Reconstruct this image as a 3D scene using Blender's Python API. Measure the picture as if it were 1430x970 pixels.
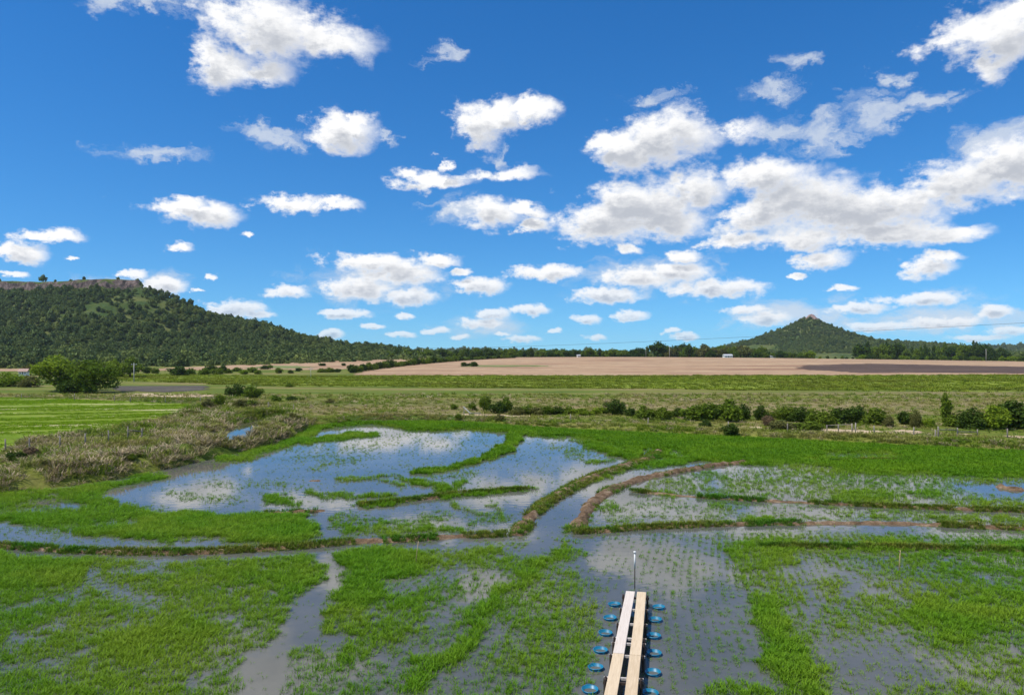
import bpy, math, random
import numpy as np
from mathutils import Vector, noise as mnoise

for o in list(bpy.data.objects):
    bpy.data.objects.remove(o)
scene = bpy.context.scene
COL = scene.collection
R = math.radians

# ------------------------------------------------------------------ camera
CAM_H, F, CX, CY, HOR = 10.0, 1021.0, 715.0, 485.0, 492.0
cam_d = bpy.data.cameras.new('camera')
cam = bpy.data.objects.new('camera', cam_d)
COL.objects.link(cam)
cam_d.sensor_width = 36.0
cam_d.lens = 36.0 * F / 1430.0
cam_d.clip_start, cam_d.clip_end = 0.2, 30000.0
PITCH = math.atan2(HOR - CY, F)
cam.location = (0, 0, CAM_H)
cam.rotation_euler = (math.pi / 2 + PITCH, 0, 0)
scene.camera = cam

def ray(px, py):
    x = (px - CX) / F; z = -(py - CY) / F
    c, s = math.cos(PITCH), math.sin(PITCH)
    return x, c - s * z, s + c * z          # world direction (unnormalised)

def G(px, py, z=0.0):
    """the ground point (height z) seen at a pixel of the photograph"""
    x, y, k = ray(px, py)
    t = (z - CAM_H) / k
    return x * t, y * t

def GY(px, Y):
    x, y, k = ray(px, CY)
    return x / y * Y

def pix(X, Y, Z=0.0):
    """numpy: pixel of world points"""
    c, s = math.cos(PITCH), math.sin(PITCH)
    yy = Y * c + (Z - CAM_H) * s
    zz = -Y * s + (Z - CAM_H) * c
    yy = np.maximum(yy, 0.5)
    return CX + X / yy * F, CY - zz / yy * F

# ------------------------------------------------------------------ light
SUN_EL, SUN_AZ = R(58), math.atan2(-0.80, -0.42)       # azimuth of the sun measured from +Y towards +X
SKY_STRENGTH = 0.10
CLOUD_BASE, CLOUD_TOP = (3.9, 4.3, 5.1, 1), (10.4, 10.4, 10.4, 1)
scene.view_settings.view_transform = 'Standard'
scene.view_settings.look = 'None'
scene.view_settings.exposure = 0.0
scene.view_settings.gamma = 1.0
scene.view_settings.use_curve_mapping = False
sun_d = bpy.data.lights.new('sun', 'SUN')
sun_d.energy, sun_d.angle, sun_d.color = 4.6, R(0.53), (1.0, 0.96, 0.88)
sun = bpy.data.objects.new('sun', sun_d)
COL.objects.link(sun)
SUN_DIR = Vector((math.sin(SUN_AZ) * math.cos(SUN_EL), math.cos(SUN_AZ) * math.cos(SUN_EL), math.sin(SUN_EL)))
sun.rotation_euler = SUN_DIR.to_track_quat('Z', 'Y').to_euler()
sun.location = (-60, -40, 120)

scene.render.engine = 'CYCLES'
cy = scene.cycles
cy.use_denoising = True
cy.max_bounces = 5; cy.diffuse_bounces = 2; cy.glossy_bounces = 3
cy.transmission_bounces = 2; cy.transparent_max_bounces = 4; cy.volume_bounces = 0
cy.caustics_reflective = False; cy.caustics_refractive = False
cy.sample_clamp_indirect = 4.0

# ------------------------------------------------------------------ node helper
class NT:
    def __init__(s, tree):
        s.t = tree; s.n = tree.nodes; s.l = tree.links
    def put(s, sock, v):
        if v is None: return
        if isinstance(v, bpy.types.NodeSocket): s.l.new(v, sock)
        else:
            try: sock.default_value = v
            except Exception:
                sock.default_value = (v[0], v[1], v[2], 1.0) if hasattr(v, '__len__') else (v, v, v)
    def node(s, kind, ins=(), **props):
        n = s.n.new(kind)
        for k, v in props.items(): setattr(n, k, v)
        for k, v in (ins.items() if isinstance(ins, dict) else enumerate(ins)):
            s.put(n.inputs[k], v)
        return n
    def math(s, op, a=None, b=None, c=None, clamp=False):
        n = s.n.new('ShaderNodeMath'); n.operation = op; n.use_clamp = clamp
        for i, v in enumerate((a, b, c)): s.put(n.inputs[i], v)
        return n.outputs[0]
    def vec(s, op, a=None, b=None, c=None):
        n = s.n.new('ShaderNodeVectorMath'); n.operation = op
        for i, v in enumerate((a, b, c)): s.put(n.inputs[i], v)
        return n.outputs['Value'] if op in ('LENGTH', 'DOT_PRODUCT', 'DISTANCE') else n.outputs[0]
    def smooth(s, v, a, b, lo=0.0, hi=1.0):
        n = s.n.new('ShaderNodeMapRange'); n.interpolation_type = 'SMOOTHSTEP'
        for i, x in enumerate((v, a, b, lo, hi)): s.put(n.inputs[i], x)
        return n.outputs[0]
    def noise(s, vec, scale, detail=3.0, rough=0.55, dist=0.0):
        n = s.node('ShaderNodeTexNoise', {'Vector': vec, 'Scale': scale, 'Detail': detail, 'Roughness': rough, 'Distortion': dist})
        return n
    def mix(s, f, a, b, blend='MIX'):
        n = s.n.new('ShaderNodeMix'); n.data_type = 'RGBA'; n.blend_type = blend
        s.put(n.inputs[0], f); s.put(n.inputs[6], a); s.put(n.inputs[7], b)
        return n.outputs[2]

# ------------------------------------------------------------------ sky: Nishita with fair-weather cumulus
# cumulus, as (pixel x, pixel y, half width, half height); turned into azimuth and elevation below
CUMULUS = [(305, 84, 72, 40), (375, 45, 105, 48), (455, 50, 90, 36), (360, 95, 60, 28), (485, 178, 60, 28), (520, 165, 26, 18), (245, 288, 52, 20),
 (292, 294, 58, 24), (260, 278, 40, 14), (405, 279, 58, 13), (465, 284, 50, 13), (668, 178, 44, 30), (700, 168, 44, 24), (748, 160, 36, 24),
 (618, 217, 15, 13), (610, 247, 62, 15), (700, 236, 72, 14), (680, 302, 62, 22), (735, 296, 40, 14), (872, 203, 72, 32), (940, 190, 90, 42), (1005, 176, 66, 34),
 (1370, 40, 95, 50), (1410, 70, 60, 36), (1425, 20, 80, 50), (840, 312, 95, 34), (900, 284, 110, 48), (965, 268, 62, 36), (742, 313, 30, 17), (930, 306, 70, 30),
 (1060, 252, 110, 36), (1110, 285, 120, 46), (1060, 300, 70, 30), (1190, 300, 120, 44), (1250, 285, 90, 40), (1330, 250, 120, 40), (1420, 236, 90, 38), (1240, 325, 120, 26),
 (1330, 322, 60, 18), (1140, 364, 56, 17), (1030, 336, 54, 12), (1120, 335, 70, 20), (1290, 374, 50, 18), (1310, 360, 40, 10), (872, 348, 28, 9),
 (945, 378, 56, 18), (1000, 403, 82, 15), (890, 388, 70, 18), (850, 413, 58, 13), (960, 356, 28, 11), (765, 380, 60, 14), (672, 401, 44, 14),
 (740, 432, 36, 9), (645, 380, 16, 8), (520, 368, 66, 14), (560, 382, 70, 20), (500, 403, 62, 17), (600, 365, 50, 14), (572, 414, 46, 15), (482, 438, 44, 8),
 (460, 466, 24, 8), (565, 441, 17, 6), (523, 455, 18, 5), (560, 468, 25, 5), (610, 461, 22, 6), (672, 450, 36, 9), (690, 437, 28, 9), (730, 473, 32, 7),
 (820, 446, 24, 8), (880, 441, 30, 9), (830, 471, 20, 6), (775, 462, 12, 4), (960, 470, 20, 7), (940, 461, 14, 5), (1040, 432, 40, 8),
 (1070, 445, 42, 12), (1180, 403, 24, 6), (1115, 388, 16, 5), (1200, 430, 46, 9), (1290, 418, 74, 11), (1390, 435, 30, 11), (1320, 450, 60, 9),
 (1230, 455, 56, 9), (1410, 461, 40, 10), (1370, 472, 50, 7), (30, 354, 48, 17), (75, 331, 50, 12), (20, 381, 26, 6), (95, 362, 12, 4),
 (250, 342, 28, 7), (350, 331, 14, 6), (298, 385, 11, 6), (182, 381, 28, 7), (232, 398, 36, 15), (275, 405, 12, 4), (330, 430, 50, 15),
 (398, 408, 40, 11), (360, 438, 30, 8), (640, 470, 18, 4), (700, 466, 16, 4)]
WISPS = [(375, 187, 72, 14), (910, 132, 46, 15), (1150, 188, 70, 32), (1225, 162, 66, 26), (1295, 144, 70, 18), (1070, 118, 62, 15), (1130, 84, 50, 14), (1400, 195, 80, 24),
 (210, 215, 78, 13), (620, 78, 46, 14), (180, 8, 80, 14), (300, 28, 60, 14), (550, 190, 16, 13), (690, 213, 18, 14), (1080, 180, 50, 26), (1250, 115, 22, 12), (640, 295, 46, 22),
 (1110, 440, 120, 26), (1320, 440, 150, 34), (520, 395, 110, 40), (900, 385, 120, 32), (1080, 330, 120, 24), (200, 395, 80, 20), (680, 455, 70, 20)]
OVERHEAD = [(-0.35, 0.62, .20, .09), (0.30, 0.72, .26, .10), (0.62, 0.55, .13, .07), (-0.05, 0.95, .25, .09), (-0.6, 0.85, .18, .1), (0.55, 1.15, .3, .1), (-0.3, 1.3, .3, .1)]

def make_world():
    w = bpy.data.worlds.new('World'); scene.world = w; w.use_nodes = True
    T = NT(w.node_tree); T.n.clear()
    sky = T.n.new('ShaderNodeTexSky'); sky.sky_type = 'NISHITA'; sky.sun_disc = False
    sky.sun_elevation = SUN_EL; sky.sun_rotation = SUN_AZ
    sky.altitude = 200; sky.air_density = 1.0; sky.dust_density = 0.1; sky.ozone_density = 2.0
    d = T.n.new('ShaderNodeTexCoord').outputs['Generated']
    # very clear air: the sky keeps its blue right down to the horizon
    dz = T.node('ShaderNodeSeparateXYZ', [d]).outputs
    lift = T.math('MULTIPLY_ADD', T.math('MAXIMUM', dz[2], 0.0), 0.92, 0.068)
    T.l.new(T.vec('NORMALIZE', T.node('ShaderNodeCombineXYZ', [dz[0], dz[1], lift]).outputs[0]), sky.inputs[0])
    skyc = T.node('ShaderNodeHueSaturation', {'Hue': 0.5, 'Saturation': 1.34, 'Value': 1.22, 'Color': sky.outputs[0]}).outputs[0]
    skyc = T.mix(1.0, skyc, (0.58, 0.97, 1.20, 1.0), 'MULTIPLY')
    xyz = T.node('ShaderNodeSeparateXYZ', [d]).outputs
    az0 = T.math('ARCTAN2', xyz[0], xyz[1])
    el = T.math('ARCSINE', xyz[2])
    # the cloud field of the view goes on round the whole horizon (mirrored every 80 degrees)
    q = R(80)
    az = T.math('SUBTRACT', T.math('PINGPONG', T.math('ADD', az0, q / 2), q), q / 2)
    p = T.node('ShaderNodeCombineXYZ', [az, el, 0.0]).outputs[0]
    elp = T.math('MAXIMUM', el, 0.0)
    elc = T.smooth(elp, 0.01, 0.30, 0.0, 1.0)
    delta = T.math('MULTIPLY_ADD', elp, 0.075, 0.0035)       # step towards the sun for self shading
    off = T.node('ShaderNodeCombineXYZ', [T.math('MULTIPLY', delta, -0.35), delta, 0.0]).outputs[0]

    def field(pt):
        ps = T.vec('MULTIPLY', pt, (1.0, 1.5, 1.0))
        nA = T.noise(ps, 8.0, 7.0, 0.60)
        nB = T.noise(ps, 44.0, 5.0, 0.62)
        wA = T.vec('SUBTRACT', nA.outputs['Color'], (0.5, 0.5, 0.5))
        wB = T.vec('SUBTRACT', nB.outputs['Color'], (0.5, 0.5, 0.5))
        aA = T.math('MULTIPLY', elc, 0.17)
        wA = T.vec('MULTIPLY', wA, T.node('ShaderNodeCombineXYZ', [aA, T.math('MULTIPLY', aA, 0.50), 0.0]).outputs[0])
        aB = T.math('MULTIPLY_ADD', elc, 0.020, 0.030)
        wB = T.vec('MULTIPLY', wB, T.node('ShaderNodeCombineXYZ', [aB, T.math('MULTIPLY', aB, 0.55), 0.0]).outputs[0])
        pw = T.vec('ADD', T.vec('ADD', pt, wA), wB)
        nz = T.math('ADD', T.math('MULTIPLY', T.math('SUBTRACT', nA.outputs['Fac'], 0.5), T.math('MULTIPLY_ADD', elc, 1.5, 0.3)),
                    T.math('MULTIPLY', T.math('SUBTRACT', nB.outputs['Fac'], 0.5), T.math('MULTIPLY_ADD', elc, -0.5, 1.5)))
        return pw, nz

    def ell(c):
        px, py, rx, ry = c
        if px < 5 and py < 5: return c
        x, y, z = ray(px, py); n = math.sqrt(x * x + y * y + z * z)
        a, e = math.atan2(x, y), math.asin(z / n)
        k = 1 + ((px - CX) / F) ** 2
        return a, e, rx / F / k * 1.05, ry / F / math.sqrt(k) * 1.05
    cum = [ell(c) for c in CUMULUS + OVERHEAD]; wis = [ell(c) for c in WISPS]

    pw, nz = field(p)
    pw2, nz2 = field(T.vec('ADD', p, off))
    nW = T.noise(T.vec('MULTIPLY', pw, (1.0, 2.2, 1.0)), 20.0, 6.0, 0.62, 0.5).outputs['Fac']
    nW = T.math('MULTIPLY', T.math('SUBTRACT', nW, 0.5), 2.4)
    soft = T.math('MULTIPLY_ADD', elc, 0.22, 0.50)

    def background(col):
        return T.node('ShaderNodeBackground', {'Color': col, 'Strength': SKY_STRENGTH}).outputs[0]

    def nearest(U, pw, clouds):
        cur = None
        for a, e, ra, re in clouds:
            v = U.vec('MULTIPLY_ADD', pw, (1 / ra, 1 / re, 0.0), (-a / ra, -e / re, 0.0))
            dist = U.vec('LENGTH', v)
            cur = dist if cur is None else U.math('SMOOTH_MIN', cur, dist, 0.12)
        return U.math('SUBTRACT', 1.0, cur)
    SOCK = (('pw', 'Vector', pw), ('pw2', 'Vector', pw2), ('nz', 'Float', nz), ('nz2', 'Float', nz2), ('nW', 'Float', nW), ('soft', 'Float', soft), ('sky', 'Color', skyc), ('fade', 'Float', T.smooth(el, -0.01, 0.13, 0.62, 1.0)))

    def tile(a0, a1, e0, e1):
        """the sky of one patch of directions, with the clouds that can reach into it"""
        def reach(c, mx, my):
            a, e, ra, re = c
            return a + ra * 1.4 + mx > a0 and a - ra * 1.4 - mx < a1 and e + re * 1.4 + my > e0 and e - re * 1.4 - my < e1
        ng = bpy.data.node_groups.new('sky_patch', 'ShaderNodeTree')
        for nm, tp, _ in SOCK: ng.interface.new_socket(nm, in_out='INPUT', socket_type='NodeSocket' + tp)
        ng.interface.new_socket('shader', in_out='OUTPUT', socket_type='NodeSocketShader')
        U = NT(ng)
        I = U.n.new('NodeGroupInput').outputs
        col = I['sky']
        ws = [c for c in wis if reach(c, .016, .011)]; cs = [c for c in cum if reach(c, .016, .011)]
        if ws:
            aW = U.math('MULTIPLY', U.smooth(U.math('ADD', nearest(U, I['pw'], ws), I['nW']), 0.0, 1.0), 0.75)
            col = U.mix(aW, col, (7.2, 7.8, 8.6, 1.0))
        if cs:
            D = U.math('ADD', nearest(U, I['pw'], cs), I['nz'])
            D2 = U.math('ADD', nearest(U, I['pw2'], cs), I['nz2'])
            al = U.math('MULTIPLY', U.smooth(D, 0.0, I['soft']), I['fade'])
            sh = U.smooth(D2, -0.05, 0.85)               # what lies between here and the sun
            thick = U.smooth(D, 0.15, 0.9)
            lit = U.math('SUBTRACT', 1.0, U.math('MULTIPLY', sh, U.math('MULTIPLY_ADD', thick, 0.62, 0.16)))
            cr = U.mix(lit, CLOUD_BASE, CLOUD_TOP)
            col = U.mix(al, col, cr)
        b_ = U.node('ShaderNodeBackground', {'Color': col, 'Strength': SKY_STRENGTH})
        o_ = U.n.new('NodeGroupOutput'); U.l.new(b_.outputs[0], o_.inputs[0])
        gn = T.n.new('ShaderNodeGroup'); gn.node_tree = ng
        for nm, tp, so in SOCK: T.l.new(so, gn.inputs[nm])
        return gn.outputs[0]

    def split(val, edges, make):
        """binary tree of mix shaders: only the patch a ray looks at is evaluated"""
        if len(edges) == 2: return make(edges[0], edges[1])
        m = len(edges) // 2
        fac = T.math('GREATER_THAN', val, edges[m])
        return T.node('ShaderNodeMixShader', [fac, split(val, edges[:m + 1], make), split(val, edges[m:], make)]).outputs[0]
    AZ = [-0.75, -0.42, -0.2, 0.0, 0.2, 0.42, 0.75]
    def band(e0, e1):
        if e1 <= -0.02: return background(skyc)
        if e0 >= 0.5: return tile(-.75, .75, e0, e1)
        return split(az, AZ, lambda a0, a1: tile(a0, a1, e0, e1))
    sh = split(el, [-1.6, -0.02, 0.07, 0.14, 0.25, 0.5, 1.6], band)
    out = T.n.new('ShaderNodeOutputWorld'); T.l.new(sh, out.inputs[0])
    w.cycles.sampling_method = 'NONE'
make_world()

# ------------------------------------------------------------------ numpy helpers
rng = np.random.default_rng(7)
random.seed(7)

def vnoise(x, y, seed=0):
    x = np.asarray(x, float); y = np.asarray(y, float)
    xi, yi = np.floor(x).astype(np.int64), np.floor(y).astype(np.int64)
    fx, fy = x - xi, y - yi
    fx = fx * fx * (3 - 2 * fx); fy = fy * fy * (3 - 2 * fy)
    def h(a, b):
        n = (a * 374761393 + b * 668265263 + seed * 974634777) & 0x7fffffff
        n = ((n ^ (n >> 13)) * 1274126177) & 0x7fffffff
        return ((n ^ (n >> 16)) & 0xffff) / 65535.0
    return (h(xi, yi) * (1 - fx) + h(xi + 1, yi) * fx) * (1 - fy) + (h(xi, yi + 1) * (1 - fx) + h(xi + 1, yi + 1) * fx) * fy

def fbm(x, y, seed=0, octv=4):
    s, a, t = 0, 1.0, 0
    for k in range(octv):
        s = s + a * vnoise(np.asarray(x) * 2 ** k, np.asarray(y) * 2 ** k, seed + k * 17); t += a; a *= 0.5
    return s / t

def inpoly(x, y, poly):
    r = np.zeros(np.shape(x), bool)
    n = len(poly)
    for i in range(n):
        x0, y0 = poly[i]; x1, y1 = poly[(i + 1) % n]
        if y0 == y1: continue
        c = ((y0 > y) != (y1 > y)) & (x < (x1 - x0) * (y - y0) / (y1 - y0) + x0)
        r ^= c
    return r

def dline(x, y, pts, closed=False):
    """distance to a polyline and the parameter (0..1) along it"""
    best = np.full(np.shape(x), 1e9); par = np.zeros(np.shape(x))
    pts = list(pts) + ([pts[0]] if closed else [])
    n = len(pts) - 1
    for i in range(n):
        x0, y0 = pts[i]; x1, y1 = pts[i + 1]
        dx, dy = x1 - x0, y1 - y0
        t = np.clip(((x - x0) * dx + (y - y0) * dy) / (dx * dx + dy * dy + 1e-12), 0, 1)
        d = np.hypot(x - x0 - t * dx, y - y0 - t * dy)
        m = d < best
        best = np.where(m, d, best); par = np.where(m, (i + t) / n, par)
    return best, par

def sdpoly(x, y, poly):
    d, _ = dline(x, y, poly, True)
    return np.where(inpoly(x, y, poly), d, -d)       # positive inside

def sstep(a, b, x):
    t = np.clip((x - a) / (b - a), 0, 1)
    return t * t * (3 - 2 * t)

def smooth_line(pts, n):
    """Catmull-Rom through points"""
    P = [np.array(p, float) for p in pts]
    P = [2 * P[0] - P[1]] + P + [2 * P[-1] - P[-2]]
    out = []
    m = len(P) - 3
    for i in range(m):
        for k in range(n):
            t = k / n
            a, b, c, d = P[i:i + 4]
            out.append(0.5 * ((2 * b) + (-a + c) * t + (2 * a - 5 * b + 4 * c - d) * t * t + (-a + 3 * b - 3 * c + d) * t ** 3))
    out.append(P[-2])
    return out

# ------------------------------------------------------------------ objects
def mesh_from(name, verts, faces, mats, smooth=False, mat_idx=None):
    me = bpy.data.meshes.new(name)
    verts = np.asarray(verts, np.float32)
    if isinstance(faces, np.ndarray):
        nf, k = faces.shape
        me.vertices.add(len(verts)); me.vertices.foreach_set('co', verts.ravel())
        me.loops.add(nf * k); me.loops.foreach_set('vertex_index', faces.ravel().astype(np.int32))
        me.polygons.add(nf); me.polygons.foreach_set('loop_start', np.arange(0, nf * k, k, dtype=np.int32))
        me.update(calc_edges=True)
    else:
        me.from_pydata([tuple(map(float, v)) for v in verts], [], faces); me.update()
    for m in (mats if isinstance(mats, (list, tuple)) else [mats]):
        me.materials.append(m)
    if mat_idx is not None: me.polygons.foreach_set('material_index', np.asarray(mat_idx, np.int32))
    me.polygons.foreach_set('use_smooth', np.full(len(me.polygons), smooth))
    me.update()
    return me

def add(name, data, parent=None, loc=(0, 0, 0), rz=0.0, scl=None):
    o = bpy.data.objects.new(name, data); COL.objects.link(o)
    o.location = loc; o.rotation_euler = (0, 0, rz)
    if scl is not None: o.scale = scl
    if parent is not None: o.parent = parent
    return o

def tag(o, label=None, cat=None, group=None, kind=None):
    if label: o['label'] = label
    if cat: o['category'] = cat
    if group: o['group'] = group
    if kind: o['kind'] = kind
    return o

class MB:
    """collects simple solids into one mesh"""
    def __init__(s): s.v, s.f = [], []
    def box(s, c, size, rz=0.0, tilt=None):
        x, y, z = [k / 2 for k in size]
        co, si = math.cos(rz), math.sin(rz)
        b = len(s.v)
        for dz in (-z, z):
            for dx, dy in ((-x, -y), (x, -y), (x, y), (-x, y)):
                p = Vector((dx, dy, dz))
                if tilt is not None: p = tilt @ p
                s.v.append((c[0] + p.x * co - p.y * si, c[1] + p.x * si + p.y * co, c[2] + p.z))
        s.f += [tuple(b + i for i in q) for q in ((3, 2, 1, 0), (4, 5, 6, 7), (0, 1, 5, 4), (1, 2, 6, 5), (2, 3, 7, 6), (3, 0, 4, 7))]
        return s
    def tube(s, pts, radii, n=7, cap=True):
        pts = [Vector(p) for p in pts]
        if not hasattr(radii, '__len__'): radii = [radii] * len(pts)
        b = len(s.v)
        for i, p in enumerate(pts):
            t = (pts[min(i + 1, len(pts) - 1)] - pts[max(i - 1, 0)]).normalized()
            u = t.cross(Vector((0.31, 0.95, 0.05)) if abs(t.y) < 0.9 else Vector((1, 0, 0))).normalized(); w = t.cross(u)
            for k in range(n):
                a = 2 * math.pi * k / n
                q = p + (u * math.cos(a) + w * math.sin(a)) * radii[i]
                s.v.append(tuple(q))
        for i in range(len(pts) - 1):
            for k in range(n):
                s.f.append((b + i * n + k, b + i * n + (k + 1) % n, b + (i + 1) * n + (k + 1) % n, b + (i + 1) * n + k))
        if cap:
            s.f.append(tuple(b + k for k in reversed(range(n)))); s.f.append(tuple(b + (len(pts) - 1) * n + k for k in range(n)))
        return s
    def lathe(s, prof, n=28, c=(0, 0, 0)):
        b = len(s.v)
        for r, z in prof:
            for k in range(n):
                a = 2 * math.pi * k / n
                s.v.append((c[0] + r * math.cos(a), c[1] + r * math.sin(a), c[2] + z))
        for i in range(len(prof) - 1):
            for k in range(n):
                s.f.append((b + i * n + k, b + i * n + (k + 1) % n, b + (i + 1) * n + (k + 1) % n, b + (i + 1) * n + k))
        return s
    def mesh(s, name, mat, smooth=False):
        return mesh_from(name, s.v, s.f, mat, smooth)

# ------------------------------------------------------------------ materials
def new_mat(name):
    m = bpy.data.materials.new(name); m.use_nodes = True
    T = NT(m.node_tree); T.n.clear()
    out = T.n.new('ShaderNodeOutputMaterial')
    return m, T, out

def ground_mat(name, cols, scale, stretch=(1, 1, 1), rot=0.0, detail=6.0, rough=0.95, bump=0.0, bscale=1.0, fine=None, fine_amt=0.35):
    """cols: [(position, colour)...] across a world-space noise"""
    m, T, out = new_mat(name)
    pos = T.n.new('ShaderNodeNewGeometry').outputs['Position']
    mp = T.node('ShaderNodeMapping', {'Vector': pos, 'Rotation': (0, 0, rot), 'Scale': stretch}).outputs[0]
    f = T.noise(mp, scale, detail, 0.62).outputs['Fac']
    ramp = T.n.new('ShaderNodeValToRGB'); T.l.new(f, ramp.inputs[0])
    e = ramp.color_ramp.elements
    while len(e) < len(cols): e.new(0.5)
    for k, (p_, c) in enumerate(cols):
        e[k].position = p_; e[k].color = (*c, 1)
    col = ramp.outputs[0]
    g = T.noise(mp, scale * (fine or 14.0), 4.0, 0.7).outputs['Fac']
    g = T.smooth(g, 0.25, 0.75, 1 - fine_amt, 1 + fine_amt)
    col = T.mix(1.0, col, T.node('ShaderNodeCombineXYZ', [g, g, g]).outputs[0], 'MULTIPLY')
    b = T.node('ShaderNodeBsdfPrincipled', {'Base Color': col, 'Roughness': rough, 'Specular IOR Level': 0.15})
    if bump:
        h = T.noise(pos, bscale, 6.0, 0.7).outputs['Fac']
        bn = T.node('ShaderNodeBump', {'Strength': bump, 'Distance': 0.3, 'Height': h})
        T.l.new(bn.outputs[0], b.inputs['Normal'])
    T.l.new(b.outputs[0], out.inputs[0])
    return m

def leaf_mat(name, a, b_, c, patch=0.05, transl=0.35, spec=0.06, rough=0.6, patch_cols=None):
    """foliage: colour differs from plant to plant (a..b) and in broad drifts over the ground (towards c)"""
    m, T, out = new_mat(name)
    rnd = T.n.new('ShaderNodeObjectInfo').outputs['Random']
    pos = T.n.new('ShaderNodeNewGeometry').outputs['Position']
    isl = T.n.new('ShaderNodeNewGeometry').outputs['Random Per Island']
    col = T.mix(rnd, (*a, 1), (*b_, 1))
    f = T.smooth(T.noise(pos, patch, 4.0, 0.6).outputs['Fac'], 0.40, 0.66)
    col = T.mix(f, col, (*c, 1))
    v = T.math('MULTIPLY_ADD', isl, 0.7, 0.65)
    col = T.mix(1.0, col, T.node('ShaderNodeCombineXYZ', [v, v, v]).outputs[0], 'MULTIPLY')
    bs = T.node('ShaderNodeBsdfPrincipled', {'Base Color': col, 'Roughness': rough, 'Specular IOR Level': spec})
    tr = T.node('ShaderNodeBsdfTranslucent', {'Color': col})
    mx = T.node('ShaderNodeMixShader', [transl, bs.outputs[0], tr.outputs[0]])
    T.l.new(mx.outputs[0], out.inputs[0])
    return m

def plain_mat(name, col, rough=0.6, spec=0.3, var=0.25, scale=6.0, stretch=(1, 1, 1), dark=None, bump=0.0, rz=0.0):
    m, T, out = new_mat(name)
    tc = T.n.new('ShaderNodeTexCoord').outputs['Object']
    tc = T.node('ShaderNodeMapping', {'Vector': tc, 'Rotation': (0, 0, rz)}).outputs[0]
    mp = T.node('ShaderNodeMapping', {'Vector': tc, 'Scale': stretch}).outputs[0]
    f = T.noise(mp, scale, 6.0, 0.65).outputs['Fac']
    rnd = T.n.new('ShaderNodeObjectInfo').outputs['Random']
    f2 = T.smooth(T.math('ADD', f, T.math('MULTIPLY', T.math('SUBTRACT', rnd, 0.5), 0.15)), 0.3, 0.7)
    lo = dark or tuple(k * (1 - var) for k in col)
    c = T.mix(f2, (*lo, 1), (*col, 1))
    b = T.node('ShaderNodeBsdfPrincipled', {'Base Color': c, 'Roughness': rough, 'Specular IOR Level': spec})
    if bump:
        bn = T.node('ShaderNodeBump', {'Strength': bump, 'Distance': 0.01, 'Height': f})
        T.l.new(bn.outputs[0], b.inputs['Normal'])
    T.l.new(b.outputs[0], out.inputs[0])
    return m

M = {}
M['meadow'] = ground_mat('meadow', [(0.36, (.060, .100, .010)), (0.45, (.110, .150, .016)), (0.53, (.160, .170, .030)), (0.63, (.23, .19, .07))], 0.05, (0.25, 1.6, 1), 0.0, bump=0.6, bscale=1.2)
M['crop'] = ground_mat('crop_rows', [(0.30, (.095, .125, .012)), (0.44, (.15, .19, .018)), (0.54, (.23, .28, .028)), (0.66, (.16, .20, .02)), (0.78, (.25, .25, .07))], 0.075, (0.10, 1.9, 1), 0.015, bump=0.5, bscale=1.0, fine_amt=.5)
M['dry'] = ground_mat('dry_meadow', [(0.30, (.12, .14, .025)), (0.48, (.19, .165, .055)), (0.62, (.24, .19, .085)), (0.75, (.15, .16, .035))], 0.03, (0.35, 2.0, 1), 0.0, bump=0.4, bscale=1.2)
M['plough'] = ground_mat('ploughed_soil', [(0.32, (.25, .14, .085)), (0.45, (.37, .235, .135)), (0.55, (.43, .295, .175)), (0.66, (.34, .20, .12)), (0.76, (.42, .29, .18))], 0.035, (0.22, 1.3, 1), 0.10, bump=0.5, bscale=0.6)
M['shadow_plough'] = ground_mat('painted_shadow_soil', [(0.35, (.07, .045, .035)), (0.65, (.13, .085, .06))], 0.04, (0.3, 1.5, 1), 0.05, bump=0.5, bscale=0.8)  # ploughed soil with a cloud shadow put into its colour
M['grey_scrub'] = ground_mat('burnt_stubble', [(0.35, (.075, .065, .055)), (0.65, (.12, .105, .075))], 0.15, (0.5, 1.5, 1), bump=0.4, bscale=0.8)
M['sand'] = ground_mat('sandy_track', [(0.3, (.40, .28, .17)), (0.5, (.52, .39, .25)), (0.7, (.60, .47, .31))], 0.25, (0.4, 1.5, 1), bump=0.3, bscale=2.0, fine_amt=.2)
M['left_field'] = ground_mat('young_crop', [(0.30, (.10, .18, .006)), (0.47, (.15, .22, .008)), (0.55, (.18, .23, .02)), (0.60, (.42, .39, .19))], 0.16, (0.16, 1.7, 1), -0.30, bump=0.4, bscale=2.0)
M['mud'] = ground_mat('bund_mud', [(0.30, (.10, .065, .035)), (0.45, (.19, .12, .065)), (0.56, (.26, .17, .10)), (0.68, (.42, .31, .20))], 1.6, (1, 1, 1), 0.0, bump=0.9, bscale=5.0)
M['pasture'] = ground_mat('far_pasture', [(0.35, (.13, .17, .04)), (0.65, (.20, .22, .08))], 0.02, (0.5, 1.5, 1), bump=0.3, bscale=0.5)

def water_mat(name, mud, ripple=0.05, scale=1.5):
    m, T, out = new_mat(name)
    pos = T.n.new('ShaderNodeNewGeometry').outputs['Position']
    f = T.noise(pos, 0.12, 5.0, 0.6).outputs['Fac']
    col = T.mix(T.smooth(f, 0.35, 0.68), (*mud[0], 1), (*mud[1], 1))
    h = T.noise(T.node('ShaderNodeMapping', {'Vector': pos, 'Scale': (1, 1.4, 1)}).outputs[0], scale, 3.0, 0.5).outputs['Fac']
    bn = T.node('ShaderNodeBump', {'Strength': ripple, 'Distance': 0.05, 'Height': h})
    b = T.node('ShaderNodeBsdfPrincipled', {'Base Color': col, 'Roughness': 0.03, 'IOR': 1.333, 'Specular IOR Level': 0.5})
    T.l.new(bn.outputs[0], b.inputs['Normal']); T.l.new(b.outputs[0], out.inputs[0])
    return m
M['water'] = water_mat('flooded_paddy', ((.090, .094, .084), (.136, .130, .108)))
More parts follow.
